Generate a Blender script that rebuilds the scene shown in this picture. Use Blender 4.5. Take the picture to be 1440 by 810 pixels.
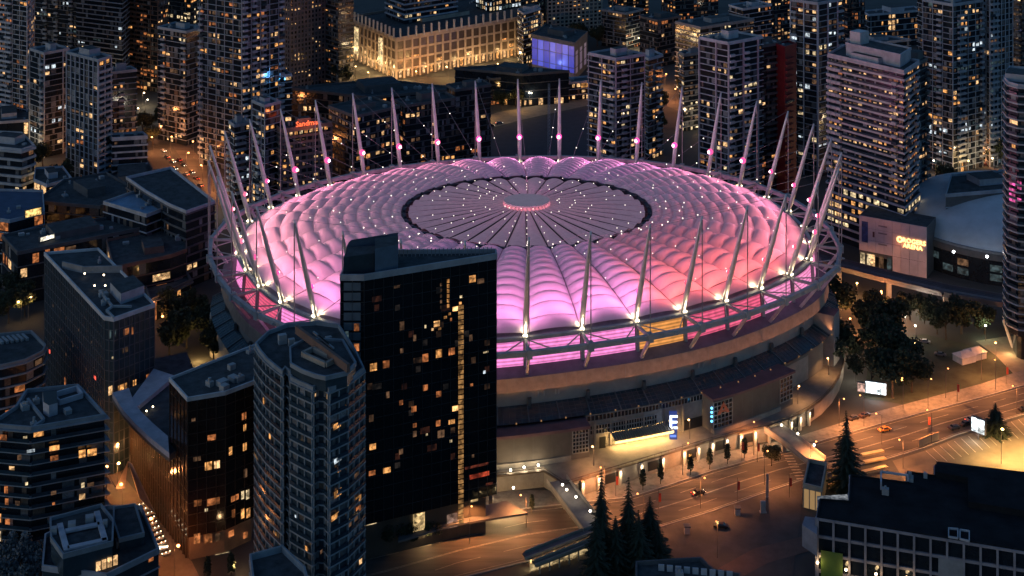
import bpy, math, random
from math import sin, cos, pi, radians, sqrt
from mathutils import Vector
for _o in list(bpy.data.objects): bpy.data.objects.remove(_o)
SC = bpy.context.scene
COL = SC.collection
# ---------------- camera, sky, sun, exposure ----------------
CAMZ = 234.0            # helicopter height above the street
FPX, CXP, HORIZ = 1920.0, 720.0, -346.0   # focal length, axis and horizon of the 1440 px wide photograph
cd = bpy.data.cameras.new('camera'); cam = bpy.data.objects.new('camera', cd); COL.objects.link(cam)
cd.sensor_width = 36.0; cd.lens = FPX/1440*36.0
cd.shift_y = -(405-HORIZ)/1440.0
cd.clip_start = 5.0; cd.clip_end = 9000.0
cam.location = (0, 0, CAMZ); cam.rotation_euler = (radians(90), 0, 0)
SC.camera = cam
SUN_EL, SUN_ROT = radians(5.6), radians(250)
W = bpy.data.worlds.new('World'); SC.world = W; W.use_nodes = True
wn = W.node_tree.nodes; wl = W.node_tree.links
sky = wn.new('ShaderNodeTexSky'); sky.sky_type = 'NISHITA'; sky.sun_disc = False
sky.sun_elevation = SUN_EL; sky.sun_rotation = SUN_ROT; sky.air_density = 1.0; sky.dust_density = 0.6; sky.ozone_density = 4.0
bg = wn['Background']; bg.inputs["Strength"].default_value = 0.15
wl.new(sky.outputs[0], bg.inputs['Color'])
sd = bpy.data.lights.new('sun', 'SUN'); sd.energy = 0.06; sd.angle = radians(20); sd.color = (0.75, 0.85, 1.0)
sun = bpy.data.objects.new('sun', sd); COL.objects.link(sun); sun.rotation_euler = (radians(50), 0, radians(-60))
SC.view_settings.view_transform = 'Standard'; SC.view_settings.look = 'None'
SC.view_settings.exposure = 0.0; SC.view_settings.gamma = 1.0; SC.view_settings.use_curve_mapping = False
cy = SC.cycles
cy.max_bounces = 4; cy.diffuse_bounces = 2; cy.glossy_bounces = 2; cy.transmission_bounces = 2; cy.transparent_max_bounces = 4
cy.caustics_reflective = False; cy.caustics_refractive = False; cy.use_denoising = True; cy.sample_clamp_indirect = 3.0
cy.use_light_tree = True

# ---------------- where a pixel of the photograph lies in the place ----------------
def at(px, py, z=0.0):
    d = FPX*(CAMZ-z)/(py-HORIZ)
    return ((px-CXP)*d/FPX, d)
def xat(px, d): return (px-CXP)*d/FPX
def zat(py, d): return CAMZ-(py-HORIZ)*d/FPX
def topx(x, y, z=0): return CXP+FPX*x/y, HORIZ+FPX*(CAMZ-z)/y

# ---------------- mesh builder ----------------
class MB:
    def __init__(s): s.v = []; s.f = []; s.m = []
    def face(s, pts, m=0):
        n = len(s.v); s.v += [tuple(p) for p in pts]; s.f.append(tuple(range(n, n+len(pts)))); s.m.append(m)
    def prism(s, poly, z0, z1, m=0, mt=None, bottom=False):
        n = len(s.v); k = len(poly)
        if sum(poly[i][0]*poly[(i+1) % k][1]-poly[(i+1) % k][0]*poly[i][1] for i in range(k)) < 0: poly = poly[::-1]
        s.v += [(p[0], p[1], z0) for p in poly]+[(p[0], p[1], z1) for p in poly]
        for i in range(k):
            j = (i+1) % k; s.f.append((n+i, n+j, n+k+j, n+k+i)); s.m.append(m)
        s.f.append(tuple(range(n+k, n+2*k))); s.m.append(m if mt is None else mt)
        if bottom: s.f.append(tuple(range(n+k-1, n-1, -1))); s.m.append(m)
    def box(s, x, y, z, sx, sy, sz, rz=0.0, m=0, mt=None):   # z = bottom
        c, q = cos(rz), sin(rz)
        s.prism([(x+c*a*sx/2-q*b*sy/2, y+q*a*sx/2+c*b*sy/2) for a, b in ((-1, -1), (1, -1), (1, 1), (-1, 1))], z, z+sz, m, mt, True)
    def bar(s, p, q, w, h, m=0):                            # square bar between two points
        p = Vector(p); q = Vector(q); d = (q-p).normalized(); u = Vector((0, 0, 1))
        if abs(d.z) > .95: u = Vector((0, 1, 0))
        a = d.cross(u).normalized()*w/2; b = a.cross(d).normalized()*h/2
        n = len(s.v)
        for c in (p, q): s.v += [tuple(c+a+b), tuple(c-a+b), tuple(c-a-b), tuple(c+a-b)]
        for f in ((0, 1, 5, 4), (1, 2, 6, 5), (2, 3, 7, 6), (3, 0, 4, 7), (3, 2, 1, 0), (4, 5, 6, 7)):
            s.f.append(tuple(n+i for i in f)); s.m.append(m)
    def tube(s, p, q, r0, r1, k=8, m=0, mid=None):
        p = Vector(p); q = Vector(q); d = (q-p).normalized(); u = Vector((0, 0, 1)) if abs(d.z) < .95 else Vector((0, 1, 0))
        a = d.cross(u).normalized(); b = a.cross(d); n = len(s.v)
        st = [(p, r0)]+([(p.lerp(q, t), r) for t, r in mid] if mid else [])+[(q, r1)]
        for c, r in st: s.v += [tuple(c+a*r*cos(2*pi*i/k)+b*r*sin(2*pi*i/k)) for i in range(k)]
        for l in range(len(st)-1):
            for i in range(k):
                j = (i+1) % k; s.f.append((n+l*k+i, n+l*k+j, n+(l+1)*k+j, n+(l+1)*k+i)); s.m.append(m)
        s.f.append(tuple(n+i for i in range(k))[::-1]); s.m.append(m)
        s.f.append(tuple(n+(len(st)-1)*k+i for i in range(k))); s.m.append(m)
    def ball(s, c, r, m=0, k=6, l=4, sz=1.0):
        n = len(s.v)
        s.v.append((c[0], c[1], c[2]+r*sz))
        for i in range(1, l):
            for j in range(k): s.v.append((c[0]+r*sin(pi*i/l)*cos(2*pi*j/k), c[1]+r*sin(pi*i/l)*sin(2*pi*j/k), c[2]+r*sz*cos(pi*i/l)))
        s.v.append((c[0], c[1], c[2]-r*sz)); e = len(s.v)-1
        for j in range(k):
            h = (j+1) % k; s.f.append((n, n+1+j, n+1+h)); s.m.append(m)
            for i in range(l-2): s.f.append((n+1+i*k+j, n+1+(i+1)*k+j, n+1+(i+1)*k+h, n+1+i*k+h)); s.m.append(m)
            s.f.append((e, n+1+(l-2)*k+h, n+1+(l-2)*k+j)); s.m.append(m)
    def grid(s, P, m=0):                                    # P[i][j] points
        n = len(s.v); a = len(P); b = len(P[0])
        for r in P: s.v += [tuple(p) for p in r]
        for i in range(a-1):
            for j in range(b-1): s.f.append((n+i*b+j, n+i*b+j+1, n+(i+1)*b+j+1, n+(i+1)*b+j)); s.m.append(m)
    def mesh(s, name, mats, smooth=False):
        me = bpy.data.meshes.new(name); me.from_pydata(s.v, [], s.f)
        for m in (mats if isinstance(mats, (list, tuple)) else [mats]): me.materials.append(m)
        if any(s.m): me.polygons.foreach_set('material_index', s.m)
        if smooth: me.polygons.foreach_set('use_smooth', [True]*len(s.f))
        me.update(); return me
    def obj(s, name, mats, parent=None, smooth=False, kind=None, label=None):
        if not s.f: return None
        o = bpy.data.objects.new(name, s.mesh(name, mats, smooth)); COL.objects.link(o)
        if parent: o.parent = parent; o.matrix_parent_inverse = parent.matrix_world.inverted() if False else o.matrix_parent_inverse
        if kind: o['kind'] = kind
        if label: o['label'] = label
        return o
def link(name, me, parent=None, kind=None):
    o = bpy.data.objects.new(name, me); COL.objects.link(o)
    if parent: o.parent = parent
    if kind: o['kind'] = kind
    return o
def thing(name, label, cat, loc=(0, 0, 0), group=None, rz=0.0):
    o = bpy.data.objects.new(name, None); COL.objects.link(o); o.location = loc; o.rotation_euler = (0, 0, rz)
    o['label'] = label; o['category'] = cat
    if group: o['group'] = group
    o.empty_display_size = 2
    return o
def copy_tree(o, parent=None):
    c = o.copy(); COL.objects.link(c); c.parent = parent
    for ch in list(KIDS.get(o.name, ())): copy_tree(ch, c)
    return c
KIDS = {}
def tag(o, label, cat, group=None):
    o['label'] = label; o['category'] = cat
    if group: o['group'] = group
    return o
def lamp(kind, loc, power, color, parent=None, target=None, size=60, blend=.6, radius=.4):
    l = bpy.data.lights.new('lamp_light', kind); l.energy = power; l.color = color; l.shadow_soft_size = radius
    o = bpy.data.objects.new('lamp_light', l); COL.objects.link(o); o.location = loc
    if kind == 'SPOT': l.spot_size = radians(size); l.spot_blend = blend
    if target is not None: o.rotation_euler = (Vector(target)-Vector(loc)).to_track_quat('-Z', 'Y').to_euler()
    if parent: o.parent = parent
    return o

# ---------------- materials ----------------
MATS = {}
def mat(name, col, rough=.7, metal=0.0, var=.25, scale=.25, spec=.5, emit=None, estr=0.0, bump=0.0, stretch=None, rot=0.0):
    if name in MATS: return MATS[name]
    m = bpy.data.materials.new(name); m.use_nodes = True; MATS[name] = m
    nt = m.node_tree; b = nt.nodes['Principled BSDF']; N = nt.nodes.new; L = nt.links.new
    b.inputs['Roughness'].default_value = rough; b.inputs['Metallic'].default_value = metal
    b.inputs['Specular IOR Level'].default_value = spec
    b.inputs['Base Color'].default_value = (*col, 1)
    if var or bump:
        g = N('ShaderNodeNewGeometry'); n = N('ShaderNodeTexNoise'); n.inputs['Scale'].default_value = scale; n.inputs['Detail'].default_value = 6; n.inputs['Roughness'].default_value = .65
        src = g.outputs['Position']
        if stretch:
            mp = N('ShaderNodeMapping'); mp.inputs['Scale'].default_value = stretch; mp.inputs['Rotation'].default_value = (0, 0, rot); L(src, mp.inputs['Vector']); src = mp.outputs[0]
        L(src, n.inputs['Vector'])
        r = N('ShaderNodeValToRGB'); r.color_ramp.elements[0].position = .3; r.color_ramp.elements[1].position = .7
        r.color_ramp.elements[0].color = (*[c*(1-var) for c in col], 1); r.color_ramp.elements[1].color = (*[min(1, c*(1+var)) for c in col], 1)
        L(n.outputs['Fac'], r.inputs['Fac']); L(r.outputs['Color'], b.inputs['Base Color'])
        if bump:
            bp = N('ShaderNodeBump'); bp.inputs['Strength'].default_value = bump; bp.inputs['Distance'].default_value = .3; L(n.outputs['Fac'], bp.inputs['Height']); L(bp.outputs[0], b.inputs['Normal'])
    if emit:
        b.inputs['Emission Color'].default_value = (*emit, 1); b.inputs['Emission Strength'].default_value = estr
    return m
def glow(name, col, s, room=True):
    if name in MATS: return MATS[name]
    m = bpy.data.materials.new(name); m.use_nodes = True; MATS[name] = m
    nt = m.node_tree; b = nt.nodes['Principled BSDF']; N = nt.nodes.new; L = nt.links.new
    b.inputs['Base Color'].default_value = (.02, .02, .02, 1); b.inputs['Roughness'].default_value = .3
    b.inputs['Emission Color'].default_value = (*col, 1); b.inputs['Emission Strength'].default_value = s
    if room:      # furniture, curtains and lamps of the rooms behind the panes
        g = N('ShaderNodeNewGeometry'); n = N('ShaderNodeTexNoise'); n.inputs['Scale'].default_value = .8; n.inputs['Detail'].default_value = 3; L(g.outputs['Position'], n.inputs['Vector'])
        v = N('ShaderNodeTexVoronoi'); v.inputs['Scale'].default_value = .45; L(g.outputs['Position'], v.inputs['Vector'])
        r = N('ShaderNodeMapRange'); r.inputs['From Min'].default_value = .35; r.inputs['From Max'].default_value = .65; r.inputs['To Min'].default_value = .25; r.inputs['To Max'].default_value = 1.5; L(n.outputs['Fac'], r.inputs['Value'])
        q = N('ShaderNodeSeparateColor'); L(v.outputs['Color'], q.inputs['Color'])
        r2 = N('ShaderNodeMapRange'); r2.inputs['To Min'].default_value = .35*s; r2.inputs['To Max'].default_value = 1.5*s; L(q.outputs['Red'], r2.inputs['Value'])
        mu = N('ShaderNodeMath'); mu.operation = 'MULTIPLY'; L(r.outputs[0], mu.inputs[0]); L(r2.outputs[0], mu.inputs[1]); L(mu.outputs[0], b.inputs['Emission Strength'])
    return m
# lit panes: amber, warm, pale yellow, dim orange, cool white, reddish, faint
LIT = [glow('pane_amber', (1, .44, .13), .85), glow('pane_warm', (1, .58, .26), .95), glow('pane_pale', (1, .75, .42), .85), glow('pane_orange', (1, .32, .1), .38),
       glow('pane_cool', (.8, .92, 1), .85), glow('pane_faint', (.8, .42, .22), .13), glow('pane_teal', (.35, .55, .6), .1)]
BLIND = [mat('blind_pale', (.2, .21, .23), .8, 0, .5, 1.5), mat('blind_mid', (.09, .1, .115), .6, 0, .5, 1.5), mat('blind_brown', (.1, .075, .06), .7, 0, .5, 1.5)]
GLASS = mat('dark_glass', (.012, .017, .024), .12, 0, .4, .15, .6)
GLASSB = mat('blue_glass', (.02, .04, .06), .2, 0, .4, .15, .6)
SLABW = mat('pale_concrete', (.42, .42, .44), .8)
SLABG = mat('grey_concrete', (.25, .25, .26), .8)
SLABD = mat('dark_concrete', (.1, .1, .105), .8)
BRICK = mat('brown_brick', (.16, .1, .08), .9)
ROOFM = mat('roof_membrane', (.06, .064, .068), .95, 0, .5, .35, .3, bump=.3)
ROOFL = mat('light_roof_trim', (.5, .5, .52), .7)
STEEL = mat('painted_steel', (.5, .49, .5), .45, .2)
BLACKM = mat('black_metal', (.02, .02, .022), .5)
CONC = mat('stadium_concrete', (.34, .31, .29), .85, 0, .2, .2)
WHITEP = mat('white_paint', (.75, .75, .75), .6)
ASPH = mat('asphalt', (.055, .052, .05), .85, 0, .35, .1)
rnd = random.Random(7)
# ======================= STADIUM =======================
SX, SY = 3.97, 552.5
def ring(tb, off=0.0):                    # tb in bays (36 round), from the mast nearest the camera, anticlockwise seen from above
    t = radians(tb*10-11.217); t = t-.045*sin(2*t); n = 2.075; a, b = 115.0, 93.34; ph = .233
    s, c = sin(t), cos(t)
    x = a*math.copysign(abs(s)**(2/n), s); y = -b*math.copysign(abs(c)**(2/n), c)
    w_ = (tb+18) % 36-18; off += 7*math.exp(-((w_+1.7)/2.1)**2)+3.5*math.exp(-((w_-7)/1.5)**2)-4.2*math.exp(-((w_+7)/1.7)**2)
    if off:
        gx = math.copysign(abs(x/a)**(n-1), x)/a; gy = math.copysign(abs(y/b)**(n-1), y)/b; g = sqrt(gx*gx+gy*gy); x += off*gx/g; y += off*gy/g
    return (SX+x*cos(ph)-y*sin(ph), SY+x*sin(ph)+y*cos(ph))
def inner(tb, k=1.0):
    t = radians(tb*10-3); x = 49.5*k*sin(t); y = -42.6*k*cos(t); ph = .05
    return (SX+2+x*cos(ph)-y*sin(ph), SY+x*sin(ph)+y*cos(ph))
ZR, ZI, ZT = 39.7, 49.3, 77.2
def roof(tb, s):                          # base surface of the outer roof, s 0 rim .. 1 inner ring
    p, q = ring(tb, -.8), inner(tb)
    z = ZR+.6+(ZI-ZR-.6)*(s+.22*sin(pi*s))
    return Vector((p[0]+(q[0]-p[0])*s, p[1]+(q[1]-p[1])*s, z))
stad = thing('stadium', 'huge oval stadium with a glowing pink cushioned roof ringed by slanted masts', 'stadium')
# colour of each bay's floodlights and of the lining lit from below
def baycol(b):
    b = (b+18) % 36-18
    if b in (3, 4, 5, 6): return 'red'
    if b in (7, 8, 9): return 'rose'
    if 10 <= b <= 13: return 'pink'
    if b in (14, 15, 16, 17, -18, -17): return 'violet'
    if b in (-16, -15, -14, -13, -12, -11): return 'pink'
    if b in (-10, -9, -8, -7): return 'peach'
    if b in (-6, -5): return 'pink'
    return 'violet'
CC = {'red': (1, .15, .13), 'rose': (1, .23, .28), 'pink': (1, .27, .44), 'violet': (1, .28, .66), 'peach': (1, .33, .4)}
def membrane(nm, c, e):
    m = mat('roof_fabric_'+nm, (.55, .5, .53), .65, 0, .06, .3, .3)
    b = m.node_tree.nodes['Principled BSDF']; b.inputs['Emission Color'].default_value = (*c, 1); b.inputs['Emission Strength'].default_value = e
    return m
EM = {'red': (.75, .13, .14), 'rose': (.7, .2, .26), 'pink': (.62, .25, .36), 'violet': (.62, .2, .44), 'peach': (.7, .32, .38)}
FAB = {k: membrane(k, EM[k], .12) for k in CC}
ROWS = 11
SS = [0.0]
for j in range(ROWS): SS.append(SS[-1]+1.55-.07*j)
SS = [.015+s/SS[-1]*.965 for s in SS]
NU, NV = 8, 6
far_c = {}
for b in range(36):
    bw = math.dist(ring(b), ring(b+1))
    for j in range(ROWS):
        P = []
        w0 = math.dist(roof(b, SS[j])[:2], roof(b+1, SS[j])[:2])
        hgt = (.15*w0+.6)*(.62 if j == 0 else 1)
        for iv in range(NV+1):
            v = iv/NV; s = SS[j]+(SS[j+1]-SS[j])*v; row = []
            # the cushion is fullest toward its inner end
            fv = (1-abs(2*v**1.15-1)**2.2)**.62 if 0 < v < 1 else 0
            if j == 0: fv = max(fv, .9*min(1, v*3)) if v < .5 else fv
            for iu in range(NU+1):
                u = iu/NU; fu = (1-(2*u-1)**2)**.8
                p = roof(b+.012+.976*u, s); p.z += hgt*fu*(.36+.64*fv)-(.5 if iv in (0, NV) else 0)*0
                row.append(p)
            P.append(row)
        if j < 4 and 6 <= b < 30: far_c.setdefault(baycol(b), MB()).grid(P); continue   # past the limit of single cushions: the outer rows at the back
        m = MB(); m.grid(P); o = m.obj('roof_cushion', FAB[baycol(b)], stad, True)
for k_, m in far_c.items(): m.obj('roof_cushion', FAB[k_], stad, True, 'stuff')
# radial valley gutters under the cushions
m = MB()
for b in range(36):
    m.grid([[roof(b+e, s/8)+Vector((0, 0, -.35)) for e in (-.05, .05)] for s in range(9)])
m.obj('valley_gutter', mat('gutter_grey', (.25, .2, .23), .7), stad, kind='stuff')
m = MB()
for b in range(36): m.grid([[roof(b+u/4, s/8)+Vector((0, 0, -.6)) for u in range(5)] for s in range(9)])
m.obj('roof_liner', mat('liner', (.3, .28, .3), .8), stad, kind='stuff')
# central retractable roof: 36 folded sectors round a hub
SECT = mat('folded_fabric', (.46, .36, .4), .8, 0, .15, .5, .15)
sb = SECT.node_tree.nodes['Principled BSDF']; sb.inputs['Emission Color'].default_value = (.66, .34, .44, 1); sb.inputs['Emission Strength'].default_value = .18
HUBR = 9.3; HZ = 52.8
for b in range(36):
    P = []
    for iv in range(7):
        s = iv/6; row = []
        for iu in range(7):
            u = iu/6; q = inner(b+.03+.94*u, .965); h = (SX+2+HUBR*.9*sin(radians((b+u)*10-3)), SY-HUBR*.8*cos(radians((b+u)*10-3)))
            z = 48.7+(HZ-1.2-48.7)*(s**1.3)+1.25*(1-(2*u-1)**2)*(1-.55*s)
            row.append((q[0]+(h[0]-q[0])*s, q[1]+(h[1]-q[1])*s, z))
        P.append(row)
    m = MB(); m.grid(P); m.obj('folded_sector', SECT, stad, True)
m = MB()
for b in range(36):
    p = inner(b, 1.0); h = (SX+2+HUBR*sin(radians(b*10-3)), SY-HUBR*.87*cos(radians(b*10-3)))
    m.bar((*p, 48.5), (*h, HZ-1.3), .36, .4)
m.obj('radial_cable', BLACKM, stad, kind='stuff')
m = MB()                                   # dark inner tension ring with clamps
for i in range(72):
    p, q = inner(i/2, 1.005), inner(i/2+.5, 1.005); m.bar((*p, 49.1), (*q, 49.1), 1.5, 1.1)
    if i % 2 == 0: m.box(*inner(i/2+.25, 1.0), 49.6, 1.1, 1.0, .7, radians(i*5))
m.obj('tension_ring', mat('ring_steel', (.03, .03, .04), .6), stad)
hub = MB(); pl = [(SX+2+HUBR*sin(2*pi*i/36), SY-HUBR*.87*cos(2*pi*i/36)) for i in range(36)]
hub.prism(pl, HZ+.2, HZ+.7)
hub.obj('hub_disc', mat('hub_grey', (.5, .4, .43), .9, 0, .1, .3, .05, emit=(.6, .4, .45), estr=.16), stad)  # faint pink glow in the material stands in for light on the disc
HG = glow('hub_glow', (1, .28, .38), .75, False)
for i in range(36):
    m = MB(); t0, t1 = 2*pi*(i+.08)/36, 2*pi*(i+.92)/36; P = []
    for z, r in ((HZ+.15, 1.0), (HZ-.9, 1.03), (HZ-1.9, .99)): P.append([(SX+2+HUBR*r*sin(t), SY-HUBR*.87*r*cos(t), z) for t in (t0, t1)])
    m.grid(P); m.obj('hub_panel', HG, stad)
# masts with tie-downs, floodlights and foot lamps
MASTM = mat('mast_steel', (.66, .64, .64), .4, .3, .15)
FLM = {k: glow('flood_'+k, c, 1.6, False) for k, c in {'red': (1, .1, .16), 'rose': (1, .09, .26), 'pink': (1, .08, .3), 'violet': (1, .08, .42), 'peach': (1, .16, .28)}.items()}
FCORE = glow('flood_core', (1, .72, .82), 6, False)
FOOT = glow('foot_lamp', (1, .86, .55), 7, False)
BULB = glow('bulb_white', (1, .9, .74), 3.4, False)
CABLE = mat('cable_steel', (.3, .29, .3), .5, .3)
bulbs = MB(); fan = MB()
for b in range(36):
    p = Vector((*ring(b), ZR)); t = Vector((*ring(b, 11.8), ZT)); kc = baycol(b)
    m = MB(); m.tube(p, t, .75, .32, 10, mid=[(.25, .98), (.6, .8), (.9, .45)])
    ms = m.obj('mast', MASTM, stad, True)
    c = MB(); c.tube((t.x, t.y, ZT-1.2), (t.x, t.y, ZR+1), .2, .2, 5); c.obj('tie_down_cable', CABLE, ms)
    a = MB(); a.bar(p.lerp(t, .93)+Vector((0, 0, .0)), (t.x, t.y, ZT-6), .3, .5); a.obj('mast_arm', MASTM, ms)
    # foot lamp bank, aimed up the mast
    ct = Vector((SX, SY, ZR)); inw = (ct-p).normalized(); ax = (t-p).normalized(); tang = inw.cross(Vector((0, 0, 1)))
    outp = p-inw*1.5
    f = MB()
    f.ball(p+ax*1.3+inw*.95+tang*.4, .34); f.ball(p+ax*1.3-inw*1.0+tang*.4, .42); f.ball(p+ax*1.3-inw*.9-tang*.5, .34)
    f.obj('foot_lamp', FOOT, ms)
    lamp('SPOT', p-inw*1.7+ax*.2, 3000, (1, .82, .5), ms, p+ax*9, 34, .9, .25)
    if b in (33, 34, 35, 0, 1, 2, 3, 4, 5, 6, 7, 8, 32, 31, 30, 29, 28, 27): lamp('POINT', p+inw*2.4+Vector((0, 0, 1.9)), 420, (1, .8, .45), ms, radius=.3)
    # coloured floodlight halfway up the mast, aimed at the roof
    fp = p.lerp(t, .32)+inw*.9
    f = MB(); br_ = 1.35 if 11 < b < 25 else .95; f.ball(fp, br_, 0, 10, 8); f.ball(fp+inw*br_*.55, br_*.62, 1, 8, 6)
    f.obj('floodlight', [FLM[kc], FCORE], ms, True)
    lamp('SPOT', fp+inw*2.0, 22500, CC[kc], ms, Vector((*inner(b, 1.3), ZI-2)), 146, 1.0, .5)
    q = Vector((*inner(b), ZI+1))
    fan.tube(t, q, .06, .06, 4)
    for k in range(7):
        if rnd.random() < .3: bulbs.ball(t.lerp(q, .34+.095*k), .24, k=5, l=3)
    hq = Vector((*pl[b], HZ+1.5)); hp = Vector((*inner(b), ZI+1.2))
    fan.tube(hp, hq, .05, .05, 4)
    for k in range(6):
        if rnd.random() < .5: bulbs.ball(hp.lerp(hq, .08+.16*k+rnd.random()*.05), .17, k=5, l=3)
for b in range(36):
    for s_ in (.22, .42, .6, .78, .93):
        if rnd.random() < .5: q = roof(b+rnd.uniform(-.04, .04), s_); bulbs.ball(q+Vector((0, 0, 1.6)), .18, k=5, l=3)
fan.obj('stay_cable', CABLE, stad, kind='stuff')
bulbs.obj('cable_lamp', BULB, stad, kind='stuff')
# outer ring beam, struts, glowing light panels, ledge and concrete band
BEAM = mat('beam_grey', (.42, .4, .4), .6, .1)
def panelcol(b):
    b = (b+18) % 36-18
    if b == 2: return 'orange'
    if b in (3, 4): return 'crimson'
    if b in (5, 6, 7, 8): return 'pinkhot'
    if b in (-6, -7): return 'crimson'
    return 'magenta'
def louvre(nm, col, s):
    s *= .7; m = glow('light_panel_'+nm, col, s, False); nt = m.node_tree; N = nt.nodes.new; L = nt.links.new; bs = nt.nodes['Principled BSDF']
    g = N('ShaderNodeNewGeometry'); x = N('ShaderNodeSeparateXYZ'); L(g.outputs['Position'], x.inputs[0])
    a = N('ShaderNodeMath'); a.operation = 'MULTIPLY'; a.inputs[1].default_value = 1.7; L(x.outputs['Z'], a.inputs[0])
    f = N('ShaderNodeMath'); f.operation = 'PINGPONG'; f.inputs[1].default_value = 1; L(a.outputs[0], f.inputs[0])
    n = N('ShaderNodeTexNoise'); n.inputs['Scale'].default_value = .5; L(g.outputs['Position'], n.inputs['Vector'])
    r = N('ShaderNodeMapRange'); r.inputs['To Min'].default_value = .45*s; r.inputs['To Max'].default_value = 1.2*s; L(f.outputs[0], r.inputs['Value'])
    r2 = N('ShaderNodeMapRange'); r2.inputs['From Min'].default_value = .3; r2.inputs['From Max'].default_value = .7; r2.inputs['To Min'].default_value = .8; r2.inputs['To Max'].default_value = 1.2; L(n.outputs['Fac'], r2.inputs['Value'])
    u = N('ShaderNodeMath'); u.operation = 'MULTIPLY'; L(r.outputs[0], u.inputs[0]); L(r2.outputs[0], u.inputs[1]); L(u.outputs[0], bs.inputs['Emission Strength'])
    return m
PAN = {'magenta': louvre('magenta', (1, .27, .66), 1.7), 'pinkhot': louvre('pinkhot', (1, .3, .6), 1.5), 'crimson': louvre('crimson', (1, .14, .28), 1.25), 'orange': louvre('orange', (1, .4, .1), 1.2)}
LEDGE = mat('ledge_grey', (.16, .14, .16), .8)
def strip(off0, z0, off1, z1, b0, b1, n=3):
    m = MB(); m.grid([[(*ring(b0+(b1-b0)*i/n, o), z) for i in range(n+1)] for o, z in ((off0, z0), (off1, z1))]); return m
for b in range(36):
    p0, p1 = ring(b, 11.3), ring(b+1, 11.3)
    m = MB(); m.bar((*p0, ZR-.3), (*p1, ZR-.3), 1.5, 1.65)
    m.box(*p0, ZR-1.8, 1.9, 2.3, 2.9, math.atan2(p1[1]-p0[1], p1[0]-p0[0])); m.obj('ring_beam', BEAM, stad)
    m = MB(); m.bar((*ring(b, .4), ZR-.3), (*p0, ZR-.3), .9, .9); m.obj('radial_strut', BEAM, stad)
    m = MB(); m.bar((*ring(b, .5), ZR-.2), (*ring(b+.5, 12.6), ZR-.3), .28, .35); m.bar((*ring(b+1, .5), ZR-.2), (*ring(b+.5, 12.6), ZR-.3), .28, .35); m.obj('cross_brace', BEAM, stad)
    m = MB(); m.bar((*p0, ZR-1.2), (*ring(b, 4.6), 29.6), .9, 1.0); m.obj('raking_strut', STEEL, stad)
    m = strip(1.0, ZR-.6, 1.6, 31.3, b+.04, b+.96); m.obj('light_panel', PAN[panelcol(b)], stad)
    m = MB(); m.bar((*ring(b, 1.5), ZR-.5), (*ring(b, 2.1), 31.0), 1.1, 1.1); m.obj('panel_post', BEAM, stad)
    m = MB(); m.bar((*ring(b, .6), ZR+.1), (*ring(b+1, .6), ZR+.1), 1.5, 1.0); m.obj('rim_beam', BEAM, stad)
    m = strip(1.55, 31.3, 6.2, 29.4, b, b+1); m.obj('ledge', LEDGE, stad)
    for h in range(3): m = strip(6.2, 29.4, 6.6, 25.0, b+h/3+.003, b+h/3+.33, 1); m.obj('band_panel', mat('band_concrete', (.4, .29, .23), .8, 0, .25, .35, bump=.2), stad)  # bare concrete, its colour warmed in place of amber light falling on it
    m = MB(); m.grid([[(*ring(b+i/3, o), z) for i in range(4)] for o, z in ((6.6, 25.0), (4.0, 24.6))]); m.grid([[(*ring(b+i/3, o), z) for i in range(4)] for o, z in ((6.0, 29.3), (6.4, 25.02))]); m.obj('band_soffit', CONC, stad)
    m = strip(4.0, 24.8, 4.2, 14.0, b, b+1); m.obj('upper_wall', CONC, stad)
# ======================= BUILDINGS: builder =======================
def offset(poly, o):
    k = len(poly)
    A = sum(poly[i][0]*poly[(i+1) % k][1]-poly[(i+1) % k][0]*poly[i][1] for i in range(k))
    if A < 0: poly = poly[::-1]
    r = []
    for i in range(k):
        a, b, c = poly[i-1], poly[i], poly[(i+1) % k]
        u = Vector((b[0]-a[0], b[1]-a[1])).normalized(); v = Vector((c[0]-b[0], c[1]-b[1])).normalized()
        n1 = Vector((u.y, -u.x)); n2 = Vector((v.y, -v.x)); s = n1+n2
        d = max(.35, (1+n1.dot(n2)))
        q = Vector(b)+s*(o/d); r.append((q.x, q.y))
    return r
def edges(poly, o=(0, 0)):
    k = len(poly)
    A = sum(poly[i][0]*poly[(i+1) % k][1]-poly[(i+1) % k][0]*poly[i][1] for i in range(k))
    if A < 0: poly = poly[::-1]
    for i in range(k):
        a = Vector(poly[i]); b = Vector(poly[(i+1) % k]); L = (b-a).length
        if L < .3: continue
        u = (b-a)/L; n = Vector((u.y, -u.x)); mid = (a+b)/2+Vector(o[:2])
        yield a, u, n, L, n.dot(-mid.normalized())
def parapet(poly, z, par, m=None, h=1.1, w=.5, out=.25, nm='parapet'):
    o = offset(poly, out); i = offset(poly, out-w); b = MB(); k = len(o)
    for a in range(k):
        c = (a+1) % k
        b.face([(*o[a], z+h), (*o[c], z+h), (*i[c], z+h), (*i[a], z+h)]); b.face([(*o[a], z-.5), (*o[c], z-.5), (*o[c], z+h), (*o[a], z+h)]); b.face([(*i[c], z), (*i[a], z), (*i[a], z+h), (*i[c], z+h)])
    return b.obj(nm, m or SLABG, par)
def centroid(poly): return (sum(p[0] for p in poly)/len(poly), sum(p[1] for p in poly)/len(poly))
HVAC = mat('plant_grey', (.3, .31, .32), .6)
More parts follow.
